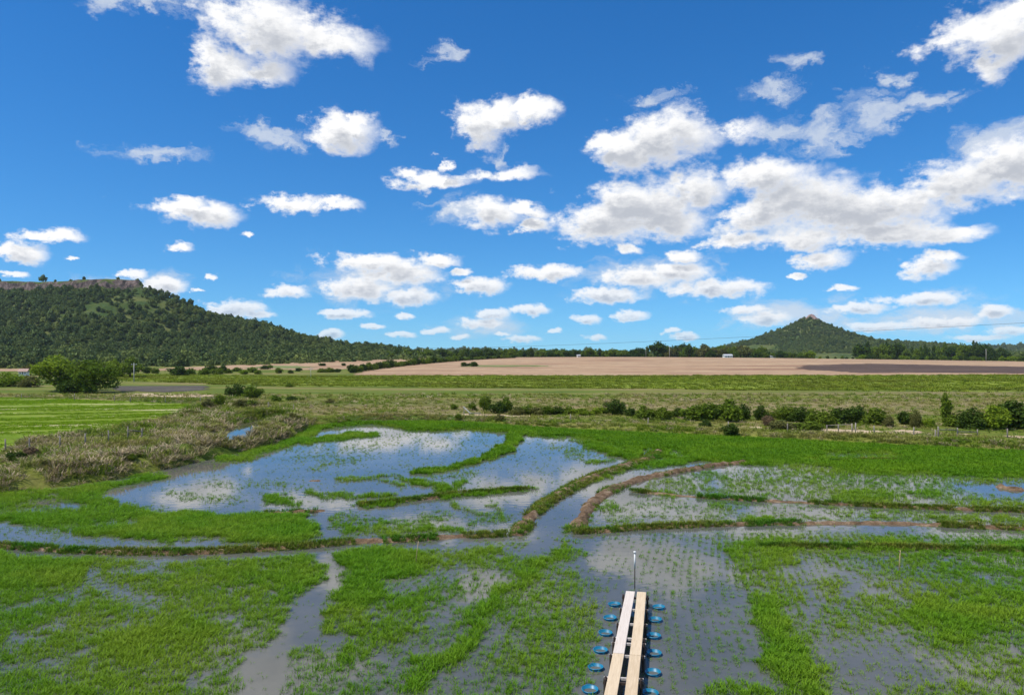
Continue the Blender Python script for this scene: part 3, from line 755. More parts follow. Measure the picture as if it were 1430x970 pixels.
BAND = [(400, 628), (425, 600), (440, 592), (530, 584), (640, 587), (720, 593), (860, 601), (1000, 607), (1500, 630), (1500, 672), (1400, 668), (1300, 667), (1240, 668), (1180, 662), (1140, 652), (1050, 650), (1000, 645),
        (950, 643), (925, 640), (900, 640), (880, 642), (855, 636), (825, 624), (790, 614), (745, 608), (722, 606), (700, 603), (640, 600), (575, 602), (560, 597), (520, 592), (470, 596), (440, 603)]
DENSE = [  # (polygon or line, width or None, softness, density)
    (BAND, None, 2, 1.0),
    ([(780, 611), (830, 616), (872, 628)], 4, 2, .15), ([(898, 634), (905, 630)], 10, 2, .10), ([(928, 629), (945, 634), (962, 640)], 6, 3, .25),
    ([(1150, 637), (1250, 637)], 8, 4, .45),
    ([(878, 652), (905, 648), (940, 645), (965, 641)], 9, 3, .9),
    ([(724, 600), (716, 616), (704, 630), (665, 644), (622, 655), (582, 660)], [17, 15, 11, 7, 6, 5], 1.5, 1.0),
    ([(423, 617), (455, 613), (490, 607), (525, 606)], 6, 2, .85),
    ([(300, 640), (330, 640), (420, 612), (440, 602)], 9, 3, .8),
    ([(-100, 700), (0, 690), (150, 674), (230, 660), (232, 668), (160, 682), (140, 690), (165, 704), (230, 712), (330, 718), (425, 719), (436, 735), (440, 753), (380, 758), (240, 757), (120, 748), (60, 736), (0, 728), (-100, 730)], None, 4, .92),
    ([(30, 704), (75, 702), (104, 704)], [4, 14, 8], 5, .2), ([(-40, 718), (20, 714), (60, 712)], 8, 5, .45),
    ([(30, 740), (110, 735), (190, 728)], 12, 7, .45), ([(-50, 748), (0, 746), (38, 750), (90, 756)], [22, 16, 12, 8], 4, .08), ([(230, 752), (330, 757), (420, 757)], 5, 3, .15),
    ([(355, 722), (432, 720), (440, 752), (380, 756)], None, 3, .95),
    ([(452, 724), (485, 717), (530, 724), (600, 736), (618, 744), (560, 750), (478, 748)], None, 7, .55),
    ([(560, 742), (600, 738), (640, 740)], 7, 3, .7), ([(580, 728), (600, 722), (620, 718)], 10, 6, .45),
    ([(496, 707), (540, 704), (580, 699)], 6, 2, 1.0), ([(615, 696), (660, 690), (740, 683)], 5, 2, .95),
    ([(435, 687), (452, 692), (500, 694), (555, 691)], [10, 10, 6, 5], 3, .75), ([(505, 692), (555, 692)], 5, 2, .95),
    ([(565, 670), (600, 680), (625, 684), (648, 671)], [4, 9, 9, 5], 3, .95), ([(600, 668), (660, 660)], 14, 6, .25), ([(530, 672), (565, 680)], 6, 3, .6),
    ([(637, 702), (665, 715), (690, 718), (698, 706)], 7, 4, .65), ([(650, 728), (700, 722)], 10, 6, .4),
    ([(365, 690), (400, 688), (414, 700), (416, 708), (370, 706)], None, 4, .85), ([(360, 676), (408, 675)], 4, 2, .7), ([(475, 671), (520, 667), (552, 663)], 4, 2, .8),
    ([(280, 676), (420, 676)], 10, 6, .22), ([(240, 690), (330, 700)], 10, 5, .3), ([(410, 640), (520, 625)], 16, 8, .12), ([(430, 655), (500, 640)], 8, 5, .25),
    ([(900, 640), (850, 650), (800, 668)], 3, 3, .0),
    ([(790, 634), (850, 642)], 10, 5, .22), ([(815, 646), (845, 645)], 6, 3, .7), ([(770, 625), (830, 628)], 8, 5, .2),
    # right-hand paddies
    ([(900, 672), (1000, 660), (1100, 655), (1500, 672), (1500, 708), (1280, 706), (1040, 694), (900, 686)], None, 4, .42),
    ([(1080, 652), (1140, 655), (1180, 668)], [10, 16, 10], 8, .5),
    ([(985, 664), (1030, 672)], 14, 6, .5), ([(1165, 690), (1215, 682), (1262, 692), (1255, 701), (1180, 701)], None, 5, .85), ([(1280, 690), (1306, 690)], 8, 4, .8), ([(1330, 702), (1430, 706)], 9, 5, .7),
    ([(1350, 676), (1500, 676), (1500, 694), (1380, 692), (1350, 684)], None, 4, .06), ([(1372, 674), (1392, 673)], 5, 3, .8), ([(1390, 692), (1440, 700)], 6, 4, .4),
    ([(840, 742), (860, 712), (900, 694), (1000, 698), (1280, 711), (1500, 720), (1500, 736), (1250, 729), (1050, 729), (900, 735)], None, 3, .22),
    ([(915, 690), (950, 690)], 9, 3, .9), ([(845, 708), (858, 706)], 14, 5, .7), ([(1000, 707), (1030, 711)], 8, 4, .6), ([(1045, 724), (1075, 723)], 6, 3, .8), ([(1160, 715), (1290, 720)], 9, 6, .5), ([(1310, 722), (1440, 728)], 8, 5, .6),
    ([(720, 745), (742, 728), (765, 706), (800, 686), (840, 668), (880, 654)], [2, 8, 9, 8, 6, 5], 3, .75),
    ([(830, 704), (812, 730), (800, 742)], [4, 9, 14], 5, .7),
    # front left
    ([(-300, 775), (0, 772), (60, 776), (150, 782), (300, 784), (450, 774), (462, 800), (440, 830), (400, 870), (350, 930), (320, 980), (-300, 980)], None, 5, .66),
    ([(-300, 772), (0, 775), (90, 783), (135, 800), (80, 812), (0, 822), (-200, 830)], None, 8, .97), ([(285, 800), (350, 785), (440, 784), (446, 800), (410, 830), (300, 812)], None, 10, .85),
    ([(0, 850), (60, 838), (110, 830)], 10, 8, .28), ([(130, 805), (150, 822), (205, 838)], 26, 10, .25), ([(205, 790), (240, 796)], 12, 8, .22), ([(0, 890), (30, 895)], 16, 10, .25), ([(60, 925), (110, 930)], 14, 12, .32),
    ([(250, 870), (300, 868), (330, 862)], 12, 10, .32), ([(150, 880), (260, 860), (300, 890), (200, 940), (120, 900)], None, 14, .92), ([(0, 940), (180, 945), (240, 980), (0, 980)], None, 14, .8),
    ([(330, 888), (365, 882)], 10, 6, .35), ([(270, 958), (330, 925), (352, 912)], 12, 6, .3),
    ([(470, 775), (500, 768), (610, 766), (640, 770), (720, 760), (800, 752), (838, 760), (850, 800), (840, 870), (820, 980), (360, 980), (420, 900), (465, 860), (470, 820)], None, 6, .50),
    ([(472, 776), (510, 769), (600, 770), (615, 785), (560, 810), (520, 840), (470, 860), (450, 880), (470, 830), (490, 800)], None, 7, .96),
    ([(480, 860), (540, 830), (600, 835), (560, 880), (500, 930), (460, 930)], None, 12, .78), ([(700, 830), (660, 880), (610, 920), (570, 960)], [22, 26, 28, 30], 8, .97), ([(780, 768), (745, 800), (700, 830)], [10, 16, 20], 8, .85),
    ([(640, 790), (680, 775), (700, 770)], 16, 8, .75), ([(560, 820), (610, 808), (640, 800)], 16, 9, .22), ([(600, 870), (680, 810), (700, 800)], 18, 10, .22), ([(520, 850), (560, 860)], 12, 8, .3), ([(470, 895), (450, 910)], 18, 7, .25), ([(560, 920), (620, 890)], 14, 10, .3), ([(690, 880), (650, 930)], 18, 10, .3),
    ([(740, 850), (780, 830), (840, 870), (800, 980), (720, 980), (700, 900)], None, 20, .6), ([(800, 755), (900, 752), (900, 822), (840, 820), (800, 790)], None, 10, .06), ([(700, 755), (740, 770), (780, 762)], 8, 6, .18),
    # front right
    ([(900, 750), (1000, 750), (1020, 820), (1050, 860), (1080, 980), (820, 980), (850, 840), (900, 830)], None, 10, .16),
    ([(1000, 748), (1500, 745), (1500, 980), (1150, 980), (1100, 880), (1040, 830), (1010, 790)], None, 8, .46),
    ([(1015, 765), (1040, 750), (1080, 755), (1108, 770), (1100, 792), (1050, 800), (1018, 792)], None, 6, .72), ([(1205, 765), (1255, 763)], 9, 3, .9), ([(1280, 768), (1360, 768)], 8, 4, .7), ([(1400, 762), (1440, 766)], 12, 5, .7),
    ([(1040, 832), (1085, 842), (1112, 875), (1140, 905), (1170, 980), (1085, 980), (1078, 905)], None, 9, .96), ([(980, 980), (1000, 955), (1080, 945), (1150, 980)], None, 12, .8),
    ([(1250, 838), (1310, 828), (1440, 832), (1500, 840), (1500, 880), (1400, 880), (1340, 905), (1290, 895)], None, 12, .85), ([(1300, 780), (1400, 790), (1440, 800)], [20, 30, 30], 14, .55), ([(1195, 832), (1260, 850), (1300, 880)], 12, 8, .6),
    ([(1330, 950), (1380, 930), (1500, 920), (1500, 980), (1330, 980)], None, 16, .52), ([(1150, 900), (1240, 880), (1330, 915), (1320, 950), (1200, 950)], None, 12, .22), ([(1110, 790), (1180, 800), (1200, 830)], 24, 10, .12), ([(1120, 820), (1140, 850)], 18, 8, .2), ([(1240, 960), (1300, 965)], 20, 10, .5),
    ([(1000, 750), (1100, 742), (1440, 748)], 6, 4, .15),
    # open channels
    ([(455, 716), (450, 735), (455, 756)], [16, 22, 30], 4, .0),
    ([(755, 748), (775, 725), (800, 703), (830, 685), (880, 668)], [56, 48, 36, 26, 10], 3, .02),
    ([(460, 766), (466, 785), (460, 812), (438, 845), (412, 880), (385, 915), (355, 955), (335, 990)], [20, 22, 28, 36, 38, 40, 46, 50], 5, .03),
    ([(560, 757), (640, 752), (720, 750), (860, 748)], 6, 3, .1),
]
def rice_density(X, Y):
    px, py = pix(X, Y)
    px = np.where(px > 1480, 2960 - px, np.where(px < -60, -120 - px, px))      # the paddies go on beyond the frame
    py = np.minimum(py, 975)
    k = np.clip((py - HOR) / 160.0, .35, 2.0)
    wx_ = px + (fbm(X * .5, Y * .5, 61) - .5) * 34 * k + (fbm(X * 2.2, Y * 2.2, 62) - .5) * 14 * k
    wy_ = py + (fbm(X * .5, Y * .35, 63) - .5) * 8 * k + (fbm(X * 2.2, Y * 1.6, 64) - .5) * 5 * k
    d = np.where(py > 745, .10, .045)
    for geo, w, soft, val in DENSE:
        a = np.array(geo)
        mrg = 60
        m = (px > a[:, 0].min() - mrg) & (px < a[:, 0].max() + mrg) & (py > a[:, 1].min() - 40) & (py < a[:, 1].max() + 40)
        if not m.any(): continue
        c = poly_d(wx_[m], wy_[m], geo, soft) if w is None else line_d(wx_[m], wy_[m], geo, w, soft)
        d[m] = d[m] * (1 - c) + val * c
    return d, px, py

def rows(X, Y, px, py):
    """drill rows: distance from the nearest row centre, 0..1"""
    front = py > 745
    u = np.where(front, X * .975 - Y * .222 + .25 * np.sin(Y * .25), Y * .98 - X * .05 + .5 * np.sin(X * .1))
    sp = np.where(front, .34, .42)
    ph = u / sp
    return np.abs(ph - np.round(ph)) * 2

def tries(y0, y1, per_m2):
    n_ = int((.86 * (y1 * y1 - y0 * y0) + 18 * (y1 - y0)) * per_m2)
    y = np.sqrt(y0 * y0 + (y1 * y1 - y0 * y0) * rng.random(n_))
    return (rng.random(n_) * 2 - 1) * (y * .86 + 9), y
parts = [tries(14, 45, 105), tries(45, 104, 42)]
X = np.concatenate([p_[0] for p_ in parts]); Y = np.concatenate([p_[1] for p_ in parts])
ok = sdpoly(X, Y, PADDY) > -.3
X, Y = X[ok], Y[ok]
dn, px, py = rice_density(X, Y)
gap = fbm(X * .9, Y * .9, 71, 4)
fine = fbm(X * 3.1, Y * 3.1, 72, 3)
dn2 = dn * (0.35 + 1.3 * sstep(.30, .62, gap * .6 + fine * .4)) + .35 * (dn > .85)
dn2 = np.where((dn < .45) & (Y < 40), dn * (.6 + .8 * sstep(.35, .6, gap)), dn2)
rw = rows(X, Y, px, py)
dn2 *= np.where(dn < .45, 3.2 * (1 - .95 * sstep(.16, .40, rw)), np.where(dn < .8, 1.45 - 1.05 * sstep(.25, .65, rw), 1.08 - .3 * sstep(.4, .9, rw)))
bmask = np.zeros(X.shape, bool)
for ln, W, bare in BUNDS:
    dd, pr = dline(X, Y, ln[::3] + [ln[-1]])
    bmask |= dd < np.interp(pr, np.linspace(0, 1, len(W)), W) * .42
dn2[bmask] = 0
# boardwalk strip stays open
TUBS = [(858, 843), (852, 862), (845.5, 883), (838.5, 907), (832, 931), (824, 962), (920, 847), (915, 864.5), (913, 887), (913.5, 911), (912, 938), (908, 967)]
for t_ in TUBS:
    tx_, ty_ = G(*t_, .06); dn2[np.hypot(X - tx_, Y - ty_) < .34] = 0
near_keep = np.interp(Y, [18, 44.9, 45, 70, 100], [1.0, .75, .95, .85, .7])
sel = rng.random(len(X)) < np.clip(dn2, 0, 1) * near_keep
Xr, Yr, dr = X[sel], Y[sel], dn[sel]
n = len(Xr)
lush = (dr > .93) & (Yr > 45)
size = (0.50 + .68 * dr) * rng.uniform(.7, 1.3, n) * np.interp(Yr, [18, 40, 70, 100], [.85, 1.0, 1.25, 1.5])
rice_src = [tuft_mesh('rice_tuft', M['rice'], 11, .27, .20, .011, .75, 100 + k) for k in range(5)] + [tuft_mesh('rice_tuft_lush', M['rice_band'], 14, .27, .26, .014, .7, 120 + k) for k in range(4)]
idx = np.where(lush, rng.integers(5, 9, n), rng.integers(0, 5, n))
zz = np.maximum(terrain(Xr, Yr), -.03)
tag(scatter('rice_plants', np.stack([Xr, Yr, zz - .02], 1), yaw(n), scl3(size), idx, rice_src),
    'young green rice growing in drifts and drill rows out of the flooded paddies', 'rice', kind='stuff')
print('rice tufts', n)

# --- grass on the bunds
pts = []
for ln, W, bare in BUNDS:
    L = np.array(ln); seg = np.hypot(*(np.diff(L, axis=0).T)); tot = seg.sum(); cum = np.concatenate([[0], np.cumsum(seg)])
    m = int(tot * (44 if bare < .8 else 16))
    s = rng.uniform(0, tot, m)
    bx, by = np.interp(s, cum, L[:, 0]), np.interp(s, cum, L[:, 1])
    w = np.interp(s, cum, W); o_ = rng.uniform(-.6, .6, m) * w
    keep = (fbm(bx * .55, by * .55, 81) > bare * .52 + .06)
    i = np.clip(np.searchsorted(cum, s) - 1, 0, len(seg) - 1)
    tx, ty = (L[i + 1] - L[i]).T / seg[i]
    pts.append(np.stack([bx - ty * o_, by + tx * o_, np.maximum(.20 * (1 - (np.abs(o_ / w) * 2) ** 2) * .7, 0) - .02], 1)[keep])
pts = np.concatenate(pts); n = len(pts)
bg_src = [tuft_mesh('bund_tuft', M['bund_grass'], 13, .26, .24, .014, .8, 200 + k) for k in range(4)]
tag(scatter('bund_grass', pts, yaw(n), scl3(rng.uniform(.6, 1.15, n) * np.interp(pts[:, 1], [20, 90], [.9, 1.3])), rng.integers(0, 4, n), bg_src),
    'yellowing grass growing along the muddy bunds between the paddies', 'grass', kind='stuff')

# --- rough grass and dead reeds on banks and meadow
m_try = 290000
X = rng.uniform(-130, 130, m_try); Y = 48 + 125 * rng.random(m_try) ** 1.15
ok = (np.abs(X) < Y * .88 + 10)
X, Y = X[ok], Y[ok]
sdp = sdpoly(X, Y, PADDY); sdb = sdpoly(X, Y, BANK)
dt, _ = dline(X, Y, TRACK); dd, _ = dline(X, Y, DITCH)
px, py = pix(X, Y)
LEFTF = P((-60, 552), (0, 556), (120, 559), (272, 566), (268, 573), (245, 588), (196, 602), (120, 616), (60, 626), (0, 634), (-120, 650))
inl = inpoly(X, Y, LEFTF)
den = np.where(sdp > -.2, 0, .14 + .75 * sstep(-13, -2, sdp))
den = np.where(sdb > 0, .95, den)
den = np.where(dt < 2.6, .03 + .3 * sstep(.46, .55, fbm(X * .06, Y * .06, 22, 3)), den); den = np.where(inl, .0, den); den = np.where(dd < 2.4, np.where(py < 612, 0.0, .35), den)
den = np.where(inpoly(X, Y, SHORE), .10, den); den = np.where(sdpoly(X, Y, POND) > -.6, 0, den)
den *= .35 + 1.2 * sstep(.3, .65, fbm(X * .35, Y * .35, 91))
den *= np.interp(Y, [50, 110, 175], [1, .85, .45])
sel = rng.random(len(X)) < den
X, Y, sdp, sdb, px, py = X[sel], Y[sel], sdp[sel], sdb[sel], px[sel], py[sel]
n = len(X)
deadp = .08 + .22 * sstep(.45, .7, fbm(X * .2, Y * .2, 93))
for poly, v in (([(-10, 650), (150, 645), (300, 628), (420, 592), (430, 600), (380, 622), (300, 640), (150, 674), (-10, 692)], .55), ([(-10, 622), (90, 618), (150, 628), (140, 650), (-10, 655)], .38),
                ([(215, 605), (255, 582), (300, 580), (340, 590), (320, 612), (240, 630)], .40), ([(300, 600), (345, 600), (420, 590), (420, 610), (330, 632)], .5)):
    deadp = np.where(inpoly(px, py, poly), v, deadp)
dead = rng.random(n) < deadp
rg_src = [tuft_mesh('grass_tuft', M['rough_grass'], 16, .55, .55, .030, .8, 300 + k) for k in range(4)] + [tuft_mesh('reed_tuft', M['dead_reed'], 18, .60, .60, .026, 1.25, 320 + k) for k in range(4)]
idx = np.where(dead, rng.integers(4, 8, n), rng.integers(0, 4, n))
size = rng.uniform(.5, 1.25, n) * np.where(sdb > 0, 1.25, .85) * np.interp(Y, [50, 110, 175], [.9, 1.05, 1.5])
size = np.where(py > 1e9, size, size)
tag(scatter('rough_grass', np.stack([X, Y, terrain(X, Y) - .04], 1), yaw(n), scl3(size, size * rng.uniform(.6, 1.2, n)), idx, rg_src),
    'rough green grass and flattened straw coloured reeds over the banks and meadow', 'grass', kind='stuff')
print('rough grass', n)

# --- young crop in the left field
n_ = 60000
X = rng.uniform(-110, -28, n_); Y = rng.uniform(62, 172, n_)
k_ = (np.abs(X) < Y * .74) & (sdpoly(X, Y, LEFTF) > .3) & (rng.random(n_) < sstep(.40, .56, fbm(X * .05 + Y * .02, Y * .45 - X * .13, 97)))
X, Y = X[k_], Y[k_]; n = len(X)
M['young_leaf'] = leaf_mat('young_crop_leaf', (.135, .250, .006), (.220, .320, .014), (.170, .270, .012), patch=0.08, transl=0.4)
yc_src = [tuft_mesh('young_clump', M['young_leaf'], 14, .24, .6, .03, .8, 430 + k) for k in range(4)]
tag(scatter('young_crop', np.stack([X, Y, terrain(X, Y)], 1), yaw(n), scl3(rng.uniform(.6, 1.3, n)), rng.integers(0, 4, n), yc_src), 'short bright green young crop with pale straw streaks', 'crop', kind='stuff')

# --- low crop standing in the lime green field
CROP = [(GY(405, 215), 215), (GY(520, 212), 212), (GY(860, 200), 200), (GY(1300, 185), 185), (260, 176), (330, 300), (GY(1430, 316), 318), (150, 312), (-10, 306), (-95, 304), (-190, 330), (-160, 270)]
n_ = 60000
X = rng.uniform(-200, 260, n_); Y = rng.uniform(180, 330, n_)
k_ = (np.abs(X) < Y * .74) & (sdpoly(X, Y, CROP) + 8 * (fbm(X * .05, Y * .15, 3) - .5) > -3)
u_ = Y + 3.5 * np.sin(X * .012) + 1.5 * np.sin(X * .05)
k_ &= rng.random(n_) < .15 + .95 * (np.sin(u_ * .62) > .1) * sstep(.3, .6, fbm(X * .03, Y * .2, 95))
X, Y = X[k_], Y[k_]; n = len(X)
M['crop_leaf'] = leaf_mat('crop_leaf', (.13, .19, .012), (.25, .30, .03), (.15, .17, .02), patch=0.03, transl=0.35)
cr_src = [tuft_mesh('crop_clump', M['crop_leaf'], 22, .55, 1.5, .07, .9, 400 + k) for k in range(4)]
sz = rng.uniform(.5, 1.3, n)
tag(scatter('crop_plants', np.stack([X, Y, terrain(X, Y)], 1), yaw(n), np.stack([sz * 1.3, sz, sz], 1), rng.integers(0, 4, n), cr_src), 'yellow green low crop growing in bands across the far field', 'crop', kind='stuff')

# ------------------------------------------------------------------ trees and shrubs
def crown_arrays(seed, lobes, n, leaf, low=0.0):
    """leaf-sized bent faces spread through a crown made of uneven lobes; unit crown, width about 1, height about 1"""
    r = np.random.default_rng(seed)
    vol = np.array([l[3] * l[4] for l in lobes]); vol = vol / vol.sum()
    which = r.choice(len(lobes), n, p=vol)
    d = r.normal(size=(n, 3)); d /= np.linalg.norm(d, axis=1)[:, None]
    rad = 1 - .42 * r.random(n) ** 1.7
    L = np.array(lobes)
    c = L[which, :3]; e = np.stack([L[which, 3], L[which, 3], L[which, 4]], 1)
    bump = 1 + .28 * (np.sin(d[:, 0] * 7 + which * 2.1) * np.sin(d[:, 1] * 6 + which) + np.sin(d[:, 2] * 8 + which * 1.3) * .6)
    p = c + d * e * (rad * bump)[:, None]
    k = p[:, 2] > low
    p, d = p[k], d[k]; n = len(p)
    nrm = d + r.normal(size=(n, 3)) * .75; nrm /= np.linalg.norm(nrm, axis=1)[:, None]
    u = np.cross(nrm, r.normal(size=(n, 3))); u /= np.linalg.norm(u, axis=1)[:, None] + 1e-9
    w = np.cross(nrm, u)
    s = (leaf * r.uniform(.55, 1.3, n))[:, None]
    V = np.stack([p - u * s, p - w * s * .62 + nrm * s * .18, p + u * s, p + w * s * .62 + nrm * s * .18], 1).reshape(-1, 3)
    Fc = np.arange(n * 4).reshape(-1, 4)
    return V, Fc

def lobes_round(seed, k=9, flat=.75, spread=.30, z0=.42, zs=.26):
    r = random.Random(seed); out = [(0, 0, z0 + .05, .30, .34 * flat + .08)]
    for i in range(k):
        a = 2 * math.pi * (i + r.random() * .7) / k; q = spread * r.uniform(.55, 1.1)
        out.append((q * math.cos(a), q * math.sin(a), z0 + r.uniform(-zs, zs), r.uniform(.13, .23), r.uniform(.13, .24) * flat + .03))
    out.append((r.uniform(-.1, .1), r.uniform(-.1, .1), z0 + .32, .18, .17))
    return out

def lobes_tall(seed):
    r = random.Random(seed)
    return [(r.uniform(-.16, .16), r.uniform(-.16, .16), z, r.uniform(.13, .25) * (1.15 - abs(z - .5)), r.uniform(.09, .17)) for z in np.linspace(.22, .90, 11)]

CROWN = {}
def crown(kind, var, mat_i, n, leaf, low=.02):
    key = (kind, var, mat_i)
    if key not in CROWN:
        lob = {'round': lambda: lobes_round(var), 'bush': lambda: lobes_round(var + 50, 12, .85, .33, .33, .24), 'tall': lambda: lobes_tall(var + 90),
               'spread': lambda: lobes_round(var + 130, 16, .70, .37, .40, .30)}[kind]()
        V, Fc = crown_arrays(var * 7 + 1, lob, n, leaf, low)
        CROWN[key] = mesh_from('%s_crown' % kind, V, Fc, M['leaf'][mat_i])
    return CROWN[key]

TRUNK = {}
def trunk(kind, var):
    key = (kind, var)
    if key not in TRUNK:
        r = random.Random(var + 5); mb = MB()
        top = .62 if kind != 'bush' else .45
        mb.tube([(0, 0, -.04), (.012, .0, .16), (-.01, .015, .36), (.01, 0, top)], [.035, .028, .022, .008], 7)
        for i in range(5 if kind != 'bush' else 6):
            a = i * 1.3 + r.random(); z = .10 + .09 * i if kind != 'bush' else .02
            q = r.uniform(.22, .32)
            mb.tube([(0, 0, z), (q * .5 * math.cos(a), q * .5 * math.sin(a), z + .13), (q * math.cos(a), q * math.sin(a), z + .27)], [.018, .012, .004], 5)
        TRUNK[key] = mb.mesh('%s_trunk' % kind, M['bark'], True)
    return TRUNK[key]

def plant(name, cat, label, group, x, y, w, h, kind='round', mat_i=0, var=0, n=1800, leaf=.045, z=None):
    zg = tz(x, y) if z is None else z
    o = add(name, None, None, (x, y, zg - .03), random.uniform(0, 6.28))
    o.empty_display_size = .5
    tag(o, label, cat, group)
    sc = (w, w, h)
    add('trunk' if cat == 'tree' else 'stems', trunk(kind, var % 3), o, scl=sc)
    add('crown', crown(kind, var, mat_i, n, leaf), o, scl=sc)
    return o

def at_px(px, base, w, h, Y=None, **kw):
    """a plant whose foot shows at pixel (px, base); w and h are its pixel size"""
    if Y is None: x, Y = G(px, base)
    else: x = GY(px, Y)
    k = Y / F
    return plant(x=x, y=Y, w=w * k * 1.22, h=h * k * 1.24, **kw)

# the big trees on the left
at_px(86, 547, 82, 43, name='broad_tree', cat='tree', label='broad leafy tree with light green crown, paler of two touching trees', group=None, kind='round', mat_i=2, var=1, n=5200, leaf=.026)
at_px(131, 549, 54, 43, name='broad_tree', cat='tree', label='broad darker green tree touching a paler broad tree', group=None, kind='spread', mat_i=0, var=2, n=5200, leaf=.028)
at_px(105, 549, 40, 20, name='shrub', cat='shrub', label='low dark shrub at the foot of the two broad trees', group=None, kind='bush', mat_i=1, var=3, n=2600, leaf=.04)
at_px(12, 540, 44, 20, name='shrub', cat='shrub', label='wide green shrub in front of the hut', group=None, kind='bush', mat_i=2, var=4, n=3000, leaf=.035)
at_px(42, 541, 26, 17, name='shrub', cat='shrub', label='olive shrub between the wide shrub and the broad trees', group=None, kind='bush', mat_i=3, var=5, n=2400, leaf=.04)
at_px(43, 524, 22, 14, name='tree', cat='tree', label='olive brown tree behind the hut roof', group=None, kind='round', mat_i=3, var=6, n=1800, leaf=.045)
at_px(159, 527, 22, 22, name='tree', cat='tree', label='bright green tree between the broad trees and the utility pole', group=None, kind='round', mat_i=2, var=1, n=2200, leaf=.04)
at_px(182, 527, 34, 25, name='tree', cat='tree', label='dark green tree directly behind the utility pole', group=None, kind='round', mat_i=0, var=2, n=2400, leaf=.04)
at_px(329, 556, 24, 20, name='round_bush', cat='bush', label='round bush in the open meadow, darker of a touching pair', group=None, kind='bush', mat_i=1, var=1, n=2600, leaf=.04)
at_px(353, 558, 26, 19, name='round_bush', cat='bush', label='round bush in the open meadow, paler of a touching pair', group=None, kind='bush', mat_i=0, var=2, n=2600, leaf=.04)
for px, base, w, h, mi in ((385, 562, 13, 10, 0), (407, 560, 15, 7, 1), (422, 560, 7, 5, 0), (460, 564, 12, 7, 3), (404, 541, 10, 6, 0)):
    at_px(px, base, w, h, name='small_bush', cat='bush', label='small low bush in the grass near the round bush pair', group='small bushes near the bush pair', kind='bush', mat_i=mi, var=3, n=1200, leaf=.06)
# hedge in front of the left ploughed field
HEDGE = [(205, 522, 12, 9, 1), (216, 522, 10, 8, 0), (248, 525, 24, 13, 1), (265, 524, 16, 10, 0), (285, 524, 14, 10, 0), (294, 522, 18, 11, 1), (303, 523, 15, 9, 0), (311, 522, 13, 11, 1), (319, 522, 10, 7, 0), (331, 520, 12, 6, 0),
         (341, 523, 12, 6, 2), (353, 521, 13, 8, 0), (360, 523, 11, 6, 0), (370, 518, 12, 6, 1), (377, 517, 8, 5, 0), (389, 522, 10, 8, 0), (406, 522, 7, 5, 1), (417, 520, 9, 5, 1), (450, 521, 14, 6, 0), (460, 521, 12, 7, 0), (471, 521, 10, 5, 1)]
for k, (px, base, w, h, mi) in enumerate(HEDGE):
    at_px(px, base, w, h, name='hedge_bush', cat='bush', label='green bush in the broken hedge below the pale ploughed slope', group='bushes of the broken hedge', kind='bush', mat_i=mi, var=k % 5, n=1100, leaf=.065)
# hedgerow running uphill between the two ploughed fields
for k, px in enumerate(np.arange(492, 722, 7.5)):
    t = (px - 492) / 230
    Yd = 345 + 250 * t ** .9
    hp = (11 - 6 * t) * random.uniform(.7, 1.25)
    at_px(px, 0, 14 - 5 * t, hp, Y=Yd, name='hedge_bush', cat='bush', label='dark bush in the hedgerow dividing the two ploughed fields', group='bushes of the dividing hedgerow', kind='bush', mat_i=(1, 0, 1, 0, 0)[k % 5], var=k % 5, n=1100, leaf=.065)
for px, Yd, h in ((448, 440, 4), (452, 440, 4), (480, 440, 4), (648, 425, 6), (662, 422, 7), (655, 428, 4)):
    at_px(px, 0, h * 1.6, h, Y=Yd, name='field_bush', cat='bush', label='lone small dark bush standing in the ploughed field', group='lone bushes in the ploughed field', kind='bush', mat_i=1, var=2, n=700, leaf=.08)

# shrubs along the track
SHRUBS = [(634, 573, 9, 7, 0), (660, 574, 9, 10, 0), (678, 575, 14, 19, 0), (696, 578, 20, 15, 1), (706, 577, 16, 19, 0), (722, 581, 18, 11, 3), (735, 580, 20, 11, 0), (748, 580, 20, 10, 3), (763, 580, 17, 11, 0), (778, 579, 19, 10, 1), (794, 579, 18, 10, 0), (813, 580, 28, 8, 2), (838, 580, 20, 9, 2),
 (858, 580, 24, 19, 1), (880, 582, 14, 10, 1), (899, 587, 20, 18, 0), (924, 587, 24, 15, 0), (947, 584, 19, 12, 1), (972, 588, 30, 18, 0), (990, 588, 26, 22, 0), (1008, 589, 20, 20, 1), (1020, 590, 26, 29, 0), (1037, 587, 17, 19, 1), (1063, 588, 17, 19, 1), (1073, 597, 14, 14, 4), (1083, 586, 14, 10, 0),
 (1101, 589, 26, 19, 0), (1117, 590, 28, 19, 1), (1132, 589, 18, 15, 0), (985, 599, 15, 11, 1), (1021, 611, 19, 14, 1), (1146, 598, 26, 22, 0), (1172, 593, 24, 20, 1), (1197, 592, 28, 22, 1), (1221, 594, 26, 21, 0), (1241, 597, 12, 15, 3), (1264, 594, 18, 16, 1), (1279, 598, 12, 21, 3), (1298, 599, 14, 12, 2),
 (1332, 597, 22, 15, 0), (1357, 600, 32, 25, 1), (1388, 601, 34, 30, 2), (1416, 600, 36, 34, 1), (1436, 600, 24, 26, 0), (1090, 602, 30, 12, 3), (1130, 603, 34, 13, 0)]
